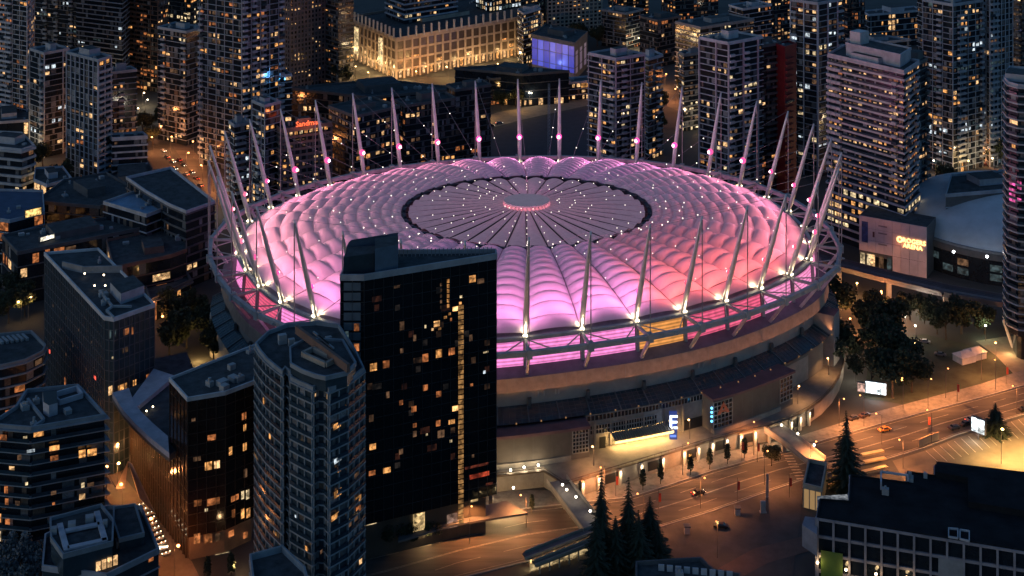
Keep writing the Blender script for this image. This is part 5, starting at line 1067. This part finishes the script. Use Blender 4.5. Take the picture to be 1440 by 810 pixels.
RT_ = [(1170, 455, 1.2, 'round dark tree close to the stadium on the right'), (1178, 520, 1.2, 'dark tree above the lit steps right of the stadium'), (1220, 480, 1.1, 'large dark tree at the upper left of the park clump'), (1250, 490, 1.25, 'large dark tree at the top middle of the park clump'), (1235, 520, 1.3, 'large dark tree in the heart of the park clump'),
       (1262, 530, 1.2, 'large dark tree at the right of the park clump'), (1225, 550, 1.1, 'dark tree at the bottom left of the park clump'), (1255, 560, 1.2, 'dark tree at the bottom right of the park clump'), (1282, 552, .9, 'smaller dark tree at the lower right end of the park clump'), (1232, 450, .8, 'small dark tree below the railway'),
       (1280, 450, .75, 'small tree lit from behind by lamps under the railway'), (1300, 455, .8, 'second small tree beside the lamps under the railway'), (1330, 478, 1.0, 'broad dark tree left of the white tents'), (1352, 470, 1.0, 'broad dark tree behind the white tents'), (1385, 470, .8, 'dark tree between the white tents and the splayed columns'), (1318, 470, .8, 'dark shrubby tree above the lawn'),
       (245, 470, 1.2, 'dark tree right of the slate hotel slab'), (262, 490, 1.25, 'dark tree above the green roof terrace'), (290, 480, 1.2, 'dark tree below the golden stair drum'), (320, 500, 1.3, 'dark tree between the stadium and the residential tower'), (238, 500, 1.1, 'dark tree beside the curved roof band'), (345, 492, 1.0, 'dark tree under the stadium ring at the left'), (300, 510, 1.1, 'dark tree behind the green roof terrace'),
       (275, 452, 1.0, 'dark tree beside the orange pavilion'), (235, 445, .9, 'dark tree at the corner of the slate hotel slab'),
       (110, 245, 1.3, 'dark tree at the foot of the slim towers'), (60, 235, 1.2, 'dark tree left of the foot of the slim towers'), (85, 265, 1.1, 'dark tree below the slim towers'), (200, 190, 1.1, 'dark tree left of the lit street'), (228, 178, 1.1, 'dark tree at the far end of the lit street'), (215, 205, 1.0, 'dark tree over the lit street'),
       (905, 150, 1.3, 'dark tree behind the pale condominium tower'), (930, 160, 1.2, 'dark tree right of the pale condominium tower'), (925, 185, 1.0, 'dark tree above the lit lane right of the pale tower'), (815, 60, 1.4, 'dark tree behind the blue lit theatre'), (840, 65, 1.3, 'second dark tree behind the blue lit theatre'), (725, 150, 1.0, 'dark tree beside the viaduct shops'), (705, 155, 1.1, 'dark tree left of the viaduct shops'),
       (10, 430, 1.2, 'dark tree at the left edge behind the vented roof'), (35, 445, 1.1, 'dark tree left of the slate hotel slab'), (12, 455, 1.1, 'second dark tree at the left edge'), (1400, 232, 1.2, 'dark tree at the foot of the teal glass tower'), (1330, 262, 1.0, 'dark tree left of the arena dome'), (1295, 275, 1.0, 'dark tree at the foot of the pink washed tower'),
       (537, 772, .72, 'round tree before the lit hotel forecourt'), (608, 762, .6, 'small tree beside the bright hotel lobby'), (570, 768, .7, 'round dark tree between hotel lobby and forecourt'), (1085, 655, .55, 'small tree under the start of the right footbridge'), (960, 135, 1.1, 'dark tree left of the lit office wing'), (480, 120, 1.2, 'dark tree in front of the department store')]
for i, (px, py, s, lb) in enumerate(RT_): tree('round%d' % (i % 4), lb, px, py, s*(1.35 if px > 1160 and py > 400 else 1.1))
for i, (px, py, s) in enumerate(((8, 800, 1), (30, 808, 1.1), (52, 798, .9), (66, 812, .9), (12, 830, 1.1), (40, 835, 1))):
    tree('grey0', 'pale grey green tree in the bottom left corner, ' + ('at the left edge', 'second from the left edge', 'under the banded block', 'beside the octagonal roof', 'lowest at the edge', 'lowest in the middle')[i], px, py, s, 'pale trees in the bottom left corner')
for i, (px, py) in enumerate(((292, 820), (325, 815))): tree('slim0', 'small dark tree before the brown hotel block, %s one' % ('left', 'right')[i], px, py, 1.1, 'trees before the brown hotel block')
# ======================= STREET LAMPS =======================
POLE = mat('lamp_pole', (.12, .1, .09), .6)
def lampmesh(h, arm, globe):
    a = MB(); a.tube((0, 0, 0), (0, 0, h), .11, .07, 6)
    if arm: a.tube((0, 0, h-.1), (arm, 0, h+.35), .06, .05, 5)
    return a.mesh('pole', POLE)
LM = {}
def street_lamp(label, px, py, h=9.0, arm=1.6, col=(1, .42, .13), power=2600, em=14, head=.42, z=0.0, group=None, rz=None, spot=True):
    x, y = at(px, py, z); t = thing('street_lamp', label, 'street lamp', (x, y, z), group, rnd.uniform(0, 6) if rz is None else rz)
    k = (h, arm)
    if k not in LM: LM[k] = lampmesh(h, arm, 0)
    link('pole', LM[k], t)
    hk = ('h', h, arm, col, em, head)
    if hk not in LM: b = MB(); b.ball((arm, 0, h+.2), head, k=7, l=4, sz=.7); LM[hk] = b.mesh('lamp_head', glow('lamp_%d_%d' % (int(col[1]*100), em), col, em, False))
    link('lamp_head', LM[hk], t)
    if power:
        if spot: lamp('SPOT', (arm, 0, h-.3), power, col, t, (arm, 0, 0), 150, .7, .35)
        else: lamp('POINT', (arm, 0, h-.6), power, col, t, radius=.4)
    return t
SOD = (1, .34, .1); GOLD = (1, .58, .2); WARM = (1, .74, .42); PALE = (1, .88, .68)
ROADL = [((905, 742), 'by the conifer clump'), ((985, 715), 'left of the memorial columns'), ((1075, 682), 'right of the memorial columns'), ((1060, 640), 'at the end of the slim trees'), ((850, 700), 'where the ramp crosses the road'), ((960, 668), 'between the slim trees'), ((1140, 665), 'under the right footbridge'), ((1215, 600), 'above the orange taxi'),
         ((1305, 575), 'above the red banner by the bend'), ((1310, 622), 'beside the car park wall'), ((1400, 548), 'near the park path'), ((1430, 582), 'at the right end of the road'), ((740, 742), 'in front of the lit ramp'), ((660, 765), 'opposite the hotel forecourt'), ((1270, 660), 'at the red lit junction'), ((1240, 625), 'beside the golden stair flights'), ((1330, 560), 'on the far kerb above the bend'), ((1180, 600), 'on the far kerb left of the taxi'), ((1270, 575), 'on the far kerb right of the white billboard'), ((1380, 535), 'between lawn and road')]
for (px, py), lb in ROADL: street_lamp('orange street lamp on a bare pole '+lb, px, py, 10, 1.8, SOD, 12500, 6, .3, group='orange lamps along the main road')
for px, py, lb, c, p in ((1408, 652, 'tall car park lamp with a bright white head', (1, .55, .16), 42000), (1460, 640, 'car park lamp at the right edge', (1, .52, .15), 46000), (1500, 600, 'car park lamp beyond the right edge', (1, .55, .15), 36000)):
    street_lamp(lb, px, py, 11, .6, c, p, 16, .5)
PL = [((898, 612), 'by the gold entrance canopy'), ((970, 617), 'right of the letter sign', ), ((1046, 596), 'below the right blank front'), ((1122, 568), 'beside the dark stair'), ((1165, 527), 'near the stadium corner'), ((835, 655), 'left of the gold entrance'), ((1085, 570), 'on the concourse by the bridge'), ((1150, 470), 'close to the stadium wall at right'), ((760, 652), 'on the left of the concourse')]
for i, (p, lb) in enumerate(PL): street_lamp('slim concourse lamp '+lb, *p, 6, .4, (1, .5, .18), 2300 if i != 0 else 700, 12, .34, z=5, group='lamps on the stadium concourse')
PK_ = [(1166, 470, WARM, 'by the round tree near the stadium'), (1193, 505, PALE, 'right of the concourse edge'), (1203, 540, PALE, 'at the lit steps'), (1273, 440, PALE, 'left of three under the railway'), (1294, 440, PALE, 'middle of three under the railway'), (1305, 445, PALE, 'right of three under the railway'), (1288, 480, PALE, 'above the parked cars'), (1386, 480, (.85, 1, .6), 'beside the park hedge'),
       (1170, 415, GOLD, 'in the orange underpass'), (1205, 418, GOLD, 'at the orange ramp'), (1190, 430, SOD, 'between the ramp and the tree'), (1260, 455, SOD, 'behind the park clump'), (1273, 465, PALE, 'small white beside the park clump'), (1195, 470, SOD, 'between two dark trees'), (1400, 505, SOD, 'on the park path'), (1240, 430, SOD, 'under the railway at left')]
for px, py, c, lb in PK_: street_lamp('park lamp '+lb, px, py, 6, .3, c, 1500 if c != SOD else 7000, 14, .42, group='lamps in the park', spot=False)
FARL = [(205, 160, PALE, 0), (216, 215, SOD, 1), (240, 215, SOD, 1), (262, 238, SOD, 1), (285, 255, SOD, 1), (300, 270, SOD, 1), (228, 196, SOD, 1), (272, 222, SOD, 1), (62, 268, PALE, 0), (278, 300, PALE, 1), (196, 172, WARM, 0), (690, 168, GOLD, 1), (730, 156, GOLD, 1), (775, 145, GOLD, 1), (815, 135, GOLD, 1), (745, 150, PALE, 0), (1055, 40, PALE, 0), (975, 160, SOD, 1), (950, 145, SOD, 1), (925, 132, SOD, 1), (1000, 172, SOD, 1), (1290, 262, PALE, 0), (1300, 255, PALE, 0), (1315, 250, PALE, 0), (1335, 240, SOD, 1), (1375, 232, SOD, 1), (1410, 230, (.9, 1, .9), 1), (1275, 255, SOD, 1),
        (520, 120, GOLD, 1), (500, 112, GOLD, 1), (470, 118, GOLD, 1), (630, 112, GOLD, 1), (660, 118, GOLD, 1), (700, 108, GOLD, 1), (30, 455, GOLD, 0), (40, 450, GOLD, 0), (215, 455, SOD, 0), (232, 478, SOD, 0), (250, 460, GOLD, 0), (5, 165, GOLD, 1), (30, 160, GOLD, 1), (150, 700, SOD, 1), (165, 690, GOLD, 1), (172, 720, SOD, 1), (215, 770, SOD, 1), (245, 815, SOD, 1), (160, 665, SOD, 1)]
ORD = ('', ', nearest its left end', ', second one along', ', third one along', ', fourth one along', ', fifth one along', ', sixth one along', ', seventh one along', ', eighth one along', ', ninth one along', ', tenth one along', ', last one along', ', beyond the last'); NUMB = {}; FARL.sort(key=lambda v: v[0])
for i, (px, py, c, on_) in enumerate(FARL):
    near = 'white' if c[2] > .5 else 'golden' if c == GOLD else 'amber' if c == WARM else 'orange'
    where = 'the street left of the stadium' if 200 < px < 320 and py < 300 else 'the viaduct behind the stadium' if 680 < px < 830 else 'the street before the department store' if 460 < px < 720 else 'the lane behind the pale condominium' if 900 < px < 1060 else 'the street left of the arena dome' if 1270 < px < 1420 else 'the alley between the hotel blocks' if py > 600 else 'the yards around the slate hotel slab' if py > 400 else 'the foot of the slim towers'
    base = '%s street lamp in %s' % (near, where); NUMB[base] = NUMB.get(base, 0)+1
    street_lamp(base+ORD[NUMB[base]], px, py, 9, 1.2, c, (3000 if py > 600 else 3200 if 680 < px < 830 else 8500) if on_ else 1200, 12, .5, group='%s lamps in %s' % (near, where), spot=False)
# row of small step lights in the alley between the hotel blocks
st = thing('lit_steps', 'flight of steps edged with rows of small lamps between the hotel blocks', 'steps', (*at(215, 745), 0)); o = st.location
q = MB(); qs = MB()
for i in range(11):
    a, c = at(196+3.2*i, 716+6.2*i, 1), at(207+3.2*i, 712+6.2*i, 1); q.bar((a[0]-o.x, a[1]-o.y, .3+.16*(11-i)), (c[0]-o.x, c[1]-o.y, .3+.16*(11-i)), 1.2, .3)
    for p in (a, c, lerp(a, c, .5)): qs.ball((p[0]-o.x, p[1]-o.y, .7+.16*(11-i)), .16, k=5, l=3)
q.obj('step', CONC, st); qs.obj('step_lamp', glow('step_white', (1, .85, .55), 6, False), st, kind='stuff')
a, c = at(220, 769, 1), at(236, 768, 1); q = MB(); q.bar((a[0]-o.x, a[1]-o.y, .8), (c[0]-o.x, c[1]-o.y, .8), .3, .4); q.obj('light_strip', glow('step_white', (1, .85, .55), 6, False), st)
# folded canopies in the alley
cn = thing('folded_canopy', 'zigzag folded canopy lit orange between the hotel blocks', 'canopy', (*at(185, 680), 0)); o = cn.location
for pts in (((143, 655, 7), (165, 686, 7), (161, 683, 3)), ((163, 686, 7), (180, 648, 10), (176, 685, 6)), ((180, 648, 10), (218, 722, 4), (196, 700, 7)), ((180, 648, 10), (186, 652, 10), (219, 722, 4))):
    m = MB(); v = [(*(Vector(at(px, py, z))-Vector(o[:2])), z) for px, py, z in pts]; m.face(v); m.face([(x, y, z-.4) for x, y, z in v][::-1])
    for i in range(3): a, c = v[i], v[(i+1) % 3]; m.face([a, (a[0], a[1], a[2]-.4), (c[0], c[1], c[2]-.4), c])
    m.obj('canopy_fold', mat('canopy_tan', (.4, .32, .24), .7), cn)
# ======================= VEHICLES =======================
def carmesh():
    b = MB(); prof = [(-2.2, .35), (-2.25, .75), (-1.9, .95), (-1.35, 1.0), (-.75, 1.45), (.75, 1.47), (1.35, 1.0), (2.1, .88), (2.25, .6), (2.2, .35)]
    W_ = [.86, .9, .88, .86, .68, .68, .86, .86, .84, .84]
    for s in (0, 1): pass
    n = len(prof); L = [(x, -w, z) for (x, z), w in zip(prof, W_)]; R = [(x, w, z) for (x, z), w in zip(prof, W_)]
    for i in range(n): j = (i+1) % n; b.face([L[i], L[j], R[j], R[i]])
    b.face(L[::-1]); b.face(R)
    g = MB(); g.face([(-1.3, -.74, 1.05), (-.78, -.63, 1.42), (-.78, .63, 1.42), (-1.3, .74, 1.05)]); g.face([(1.31, .74, 1.05), (.78, .63, 1.43), (.78, -.63, 1.43), (1.31, -.74, 1.05)])
    for s in (-1, 1): g.face([(-1.2, s*.86, 1.03), (-.72, s*.705, 1.4), (.7, s*.705, 1.4), (1.2, s*.86, 1.03)])
    for f in range(4): pass
    w = MB(); w.tube((0, -.1, 0), (0, .1, 0), .33, .33, 12)
    return b, g, w
cb_, cg_, cw_ = carmesh()
for i, v in enumerate(cg_.v): cg_.v[i] = (v[0]*1.015, v[1]*1.02, v[2]+.015)
CG = cg_.mesh('window', GLASS); CWH = cw_.mesh('wheel', mat('tyre', (.015, .015, .015), .9))
TAIL = glow('tail_lamp', (1, .06, .03), 6, False); HEADL = glow('head_lamp', (1, .9, .7), 12, False)
h1 = MB(); h1.box(0, 0, -.09, .06, .28, .18); HM = h1.mesh('headlight', HEADL); h2 = MB(); h2.box(0, 0, -.09, .06, .3, .18); TM = h2.mesh('tail_light', TAIL); TMo = h2.mesh('tail_light', mat('tail_off', (.2, .01, .01), .4)); HMo = h1.mesh('headlight', mat('head_off', (.4, .4, .4), .3))
BODY = {}
def car(label, px, py, rz, col, on_=True, group=None, z=.02, beam=0):
    if col not in BODY: BODY[col] = cb_.mesh('body', mat('car_paint_%d' % len(BODY), col, .3, .1, 0))
    t = thing('car', label, 'car', (*at(px, py, z), z), group, radians(rz)); link('body', BODY[col], t); link('window', CG, t)
    for x, y in ((-1.35, -.82), (-1.35, .82), (1.35, -.82), (1.35, .82)): w = link('wheel', CWH, t); w.location = (x, y, .33)
    for y in (-.6, .6): a = link('headlight', HM if on_ else HMo, t); a.location = (2.24, y, .66); c = link('tail_light', TM if on_ else TMo, t); c.location = (-2.25, y, .75)
    if beam: lamp('SPOT', (2.5, 0, .8), beam, (1, .88, .65), t, (14, 0, -.3), 60, .7, .2)
    return t
car('dark car with red tail lights driving along the orange road', 982, 695, 24, (.02, .02, .025), beam=500)
car('orange taxi crossing the junction on the wide road', 1244, 606, 22, (.6, .25, .03), beam=400)
car('dark saloon by the car park entrance under the billboard', 1342, 603, 22, (.05, .05, .06), False); car('pale van like car left of the billboard tree', 1366, 592, 22, (.3, .28, .25), True); car('dark hatchback left of the billboard', 1358, 598, 22, (.03, .03, .035), False)
car('dark car at the right edge of the road', 1441, 577, 22, (.03, .03, .03), False); car('dark car parked under the lamp on the dark plaza', 1014, 742, -10, (.02, .02, .02), False); car('dark car beside the lit steps and the concourse', 1200, 590, 30, (.05, .04, .04), False); car('second car parked near the big conifer', 1216, 586, 30, (.1, .06, .05), False); car('small car parked by the concourse wall', 1112, 608, 60, (.04, .05, .07), False)
car('white car parked in the park above the lawn', 1300, 482, -20, (.5, .45, .42), False); car('dark car parked in the park above the lawn', 1290, 488, -20, (.05, .05, .06), False); car('grey car on the lawn drive', 1322, 500, -20, (.15, .15, .16), False)
for i, (px, py, on_, bm) in enumerate(((235, 222, 1, 600), (243, 228, 1, 0), (252, 226, 1, 600), (246, 238, 1, 0), (262, 246, 1, 500), (270, 243, 1, 0), (282, 262, 1, 500), (230, 213, 1, 0), (276, 252, 1, 0), (258, 233, 1, 0), (702, 174, 1, 500), (690, 178, 1, 0), (1300, 247, 1, 500), (1345, 238, 1, 0), (1385, 233, 1, 400))):
    st_ = ('in the traffic on the street left of the stadium', 'on the viaduct road behind the stadium', 'on the street left of the arena dome')[0 if i < 10 else 1 if i < 12 else 2]
    NUMB[st_] = NUMB.get(st_, 0)+1; car(('dark', 'pale grey', 'deep red')[i % 3]+' car '+st_.replace('in the traffic ', '')+ORD[NUMB[st_]].replace('one ', 'car '), px, py, (-50 if i % 2 else 130) if i < 10 else 15, [(.05, .05, .06), (.3, .3, .3), (.1, .02, .02)][i % 3], True, 'cars '+st_, .05, bm)
# ======================= SIGNS, BANNERS, SMALL THINGS =======================
t, L = signbox('bright white billboard beside the lit steps', 1217, 553, 1246, 557, 4.6, 1.2, glow('billboard_white', (.85, .97, 1), 2.2), 'billboard', 'billboard'); lamp('POINT', (0, -2.5, 2), 700, (.8, .95, 1), t, radius=.6)
signbox('pinkish lit poster panel left of the white billboard', 1206, 551, 1216, 553, 3.6, 1.6, glow('poster_pink', (1, .62, .5), 1.0), 'poster')
t, L = signbox('white lit billboard on a post in the golden car park', 1366, 606, 1384, 613, 5.2, 2.2, glow('billboard_white', (.85, .97, 1), 2.2), 'billboard', 'billboard'); q = MB(); q.box(0, .6, -2.2, .5, .5, 2.2); q.obj('post', SLABD, t); lamp('POINT', (0, -2.5, 1), 500, (1, .97, .9), t, radius=.5)
x, y = at(1318, 618, 0); t = thing('boundary_wall', 'curved tan wall at the car park entrance', 'wall', (x, y, 0)); m = MB(); Pw = [at(1292, 629), at(1305, 623), at(1320, 618)]
for a, c in zip(Pw, Pw[1:]): m.bar((a[0]-x, a[1]-y, 1.3), (c[0]-x, c[1]-y, 1.3), .4, 2.6)
m.obj('wall_face', mat('tan_wall', (.42, .3, .18), .8), t)
RED = mat('banner_red', (.42, .05, .03), .7)
for i, (px, py) in enumerate(((1043, 648), (1037, 705), (866, 698), (1065, 650), (1305, 612), (1346, 565), (1415, 540), (1110, 700), (926, 722))):
    x, y = at(px, py); t = thing('banner_post', 'slim post with a red banner '+('at the last slim tree', 'left of the memorial columns', 'between the slim trees at left', 'under the footbridge start', 'at the middle of the bend', 'on the far kerb by the lawn', 'at the park path', 'before the glazed stair', 'right of the conifer clump')[i], 'banner', (x, y, 0), 'red banners along the road')
    q = MB(); q.tube((0, 0, 0), (0, 0, 7.5), .1, .07, 6); q.obj('post', POLE, t); q = MB(); q.box(.45, 0, 3.6, .7, .06, 2.6); q.obj('banner', RED, t)
# memorial columns on the dark plaza
for i, (px, py, h, w) in enumerate(((1073, 721, 3.6, .75), (1079, 700, 7.5, .36))):
    x, y = at(px, py); t = thing('memorial_column', ('short pale stone plinth on the dark plaza', 'tall thin pale column rising at the road edge')[i], 'monument', (x, y, 0)); q = MB(); q.prism([(-w, -w*.6), (w, -w*.6), (w, w*.6), (-w, w*.6)], .4, h, 0); q.obj('shaft', mat('pale_stone', (.4, .34, .32), .8), t); q = MB(); q.box(0, 0, 0, w*2.8, w*2, .4); q.obj('plinth', CONC, t)
for i, (px, py) in enumerate(((1037, 724), (966, 750))):
    x, y = at(px, py); t = thing('kiosk', ('small pale kiosk on the dark plaza by the lamp', 'small pale kiosk at the left of the dark plaza')[i], 'kiosk', (x, y, 0)); q = MB(); q.prism([(-.8, -.8), (.8, -.8), (.8, .8), (-.8, .8)], 0, 2.2); q.obj('wall', mat('pale_stone', (.4, .34, .32), .8), t); q = MB(); q.prism([(-1, -1), (1, -1), (1, 1), (-1, 1)], 2.2, 2.5, 0, 0, True); q.obj('roof', SLABD, t)
street_lamp('tall plain lamp post standing on the dark plaza', 1009, 785, 11, 1.0, SOD, 2600, 3, .25)
# white tents
for i, (px, py) in enumerate(((1356, 508), (1371, 503))):
    x, y = at(px, py); t = thing('tent', ('left one of two joined white tents on the park lawn', 'right one of two joined white tents on the park lawn')[i], 'tent', (x, y, 0), None, .45); q = MB(); q.prism([(-3.4, -2.6), (3.4, -2.6), (3.4, 2.6), (-3.4, 2.6)], .1, 2.8); q.obj('side', mat('tent_cloth', (.6, .58, .56), .8), t)
    q = MB(); R4 = [(-3.7, -2.9, 2.7), (3.7, -2.9, 2.7), (3.7, 2.9, 2.7), (-3.7, 2.9, 2.7)]; A4, B4 = (-2, 0, 4.2), (2, 0, 4.2); q.face([R4[0], R4[1], B4, A4]); q.face([R4[2], R4[3], A4, B4]); q.face([R4[1], R4[2], B4]); q.face([R4[3], R4[0], A4]); q.obj('roof', mat('tent_cloth', (.6, .58, .56), .8), t)
# red rooftop sign on the hotel block behind the masts
SR = glow('sign_red', (1, .13, .04), 2.6, False); o = SANDB.location; pol, z = corner(385, 396, 466, 184, 300, 10, 12)
a, c = Vector(pol[0]), Vector(pol[1]); u = (c-a).normalized(); mid = a.lerp(c, .52); nn = Vector((u.y, -u.x)); mid += nn*.8; text('Sandman', 3.7, (mid.x-o.x, mid.y-o.y, z+2.4), math.atan2(u.y, u.x), SR, SANDB)
panes_at(SANDB, pol[0], pol[1], [(402+7*i, 189-1.2*i, 5, 5, (0, 1, 0, 2)[i % 4]) for i in range(9)], .5)
lamp('POINT', (mid.x+nn.x*4, mid.y+nn.y*4, z+4), 1500, (1, .25, .08), radius=.8)
# crane-like lattice pylon in front of the theatre
x, y = at(772, 225); t = thing('lattice_mast', 'thin lattice mast standing on the dark lot behind the stadium', 'mast', (x, y, 0)); zt = 44
for sx, sy in ((-.7, -.7), (.7, -.7), (.7, .7), (-.7, .7)): q = MB(); q.bar((sx, sy, 0), (sx*.6, sy*.6, zt), .18, .18); q.obj('leg', MIDC, t)
q = MB(); s = 0
while s < zt-2:
    for k in range(4):
        c4 = ((-.7, -.7), (.7, -.7), (.7, .7), (-.7, .7)); f0, f1 = 1-.4*s/zt, 1-.4*(s+2)/zt; a, c = c4[k], c4[(k+1) % 4]; q.bar((a[0]*f0, a[1]*f0, s), (c[0]*f1, c[1]*f1, s+2), .1, .1)
    s += 2
q.obj('lattice', MIDC, t, kind='stuff')
# far lights of windows and yards beyond the frame of the named blocks
# zebra crossings, stop lines and manholes on the main road
q = MB()
for (pa, pb, n_) in (((1108, 640), (1128, 676), 9),):
    a, c = at(*pa), at(*pb); u = Vector((c[0]-a[0], c[1]-a[1])).normalized(); v = Vector((-u.y, u.x))*1.5; L = math.dist(a, c)
    for k in range(n_):
        p = Vector(a)+u*(L*(k+.25)/n_); w = u*.32
        q.face([(*(p-w-v), .02), (*(p+w-v), .02), (*(p+w+v), .02), (*(p-w+v), .02)])
o = q.obj('crossing_stripe', mat('worn_paint', (.34, .3, .25), .85, 0, .5, .9)); o['kind'] = 'structure'
q = MB()
for i in range(14):
    f = rnd.random()*.9+.05; s = i/14; k = int(s*(len(F_)-1)); p = lerp(lerp(F_[k], N_[k], f), lerp(F_[k+1], N_[k+1], f), rnd.random())
    q.prism([(p[0]+.45*cos(a*pi/4), p[1]+.45*sin(a*pi/4)) for a in range(8)], .009, .018)
o = q.obj('manhole_cover', mat('iron', (.03, .03, .03), .5)); o['kind'] = 'structure'
# more lamps in the streets between the far towers
XL = [(600, 112), (585, 118), (690, 122), (760, 128), (890, 112), (912, 126), (935, 122), (985, 178), (1005, 190), (880, 150), (148, 142), (200, 150), (130, 205), (36, 232), (20, 222), (110, 232), (1240, 158), (1285, 168), (1300, 200), (1360, 250), (1395, 245), (1330, 230), (860, 62), (900, 70), (1060, 120), (540, 128)]
for i, (px, py) in enumerate(XL):
    c = (SOD, GOLD, WARM)[i % 3]; nm = ('orange', 'golden', 'amber')[i % 3]
    where = 'below the far left towers' if px < 300 else 'on the blocks by the department store' if px < 800 else 'around the yellow lit offices' if px < 1100 else 'among the right hand towers'
    base = 'small %s lamp %s' % (nm, where); NUMB[base] = NUMB.get(base, 0)+1
    street_lamp(base+ORD[NUMB[base]], px, py, 9, 1.2, c, 6000, 12, .5, group='%s lamps %s' % (nm, where), spot=False)
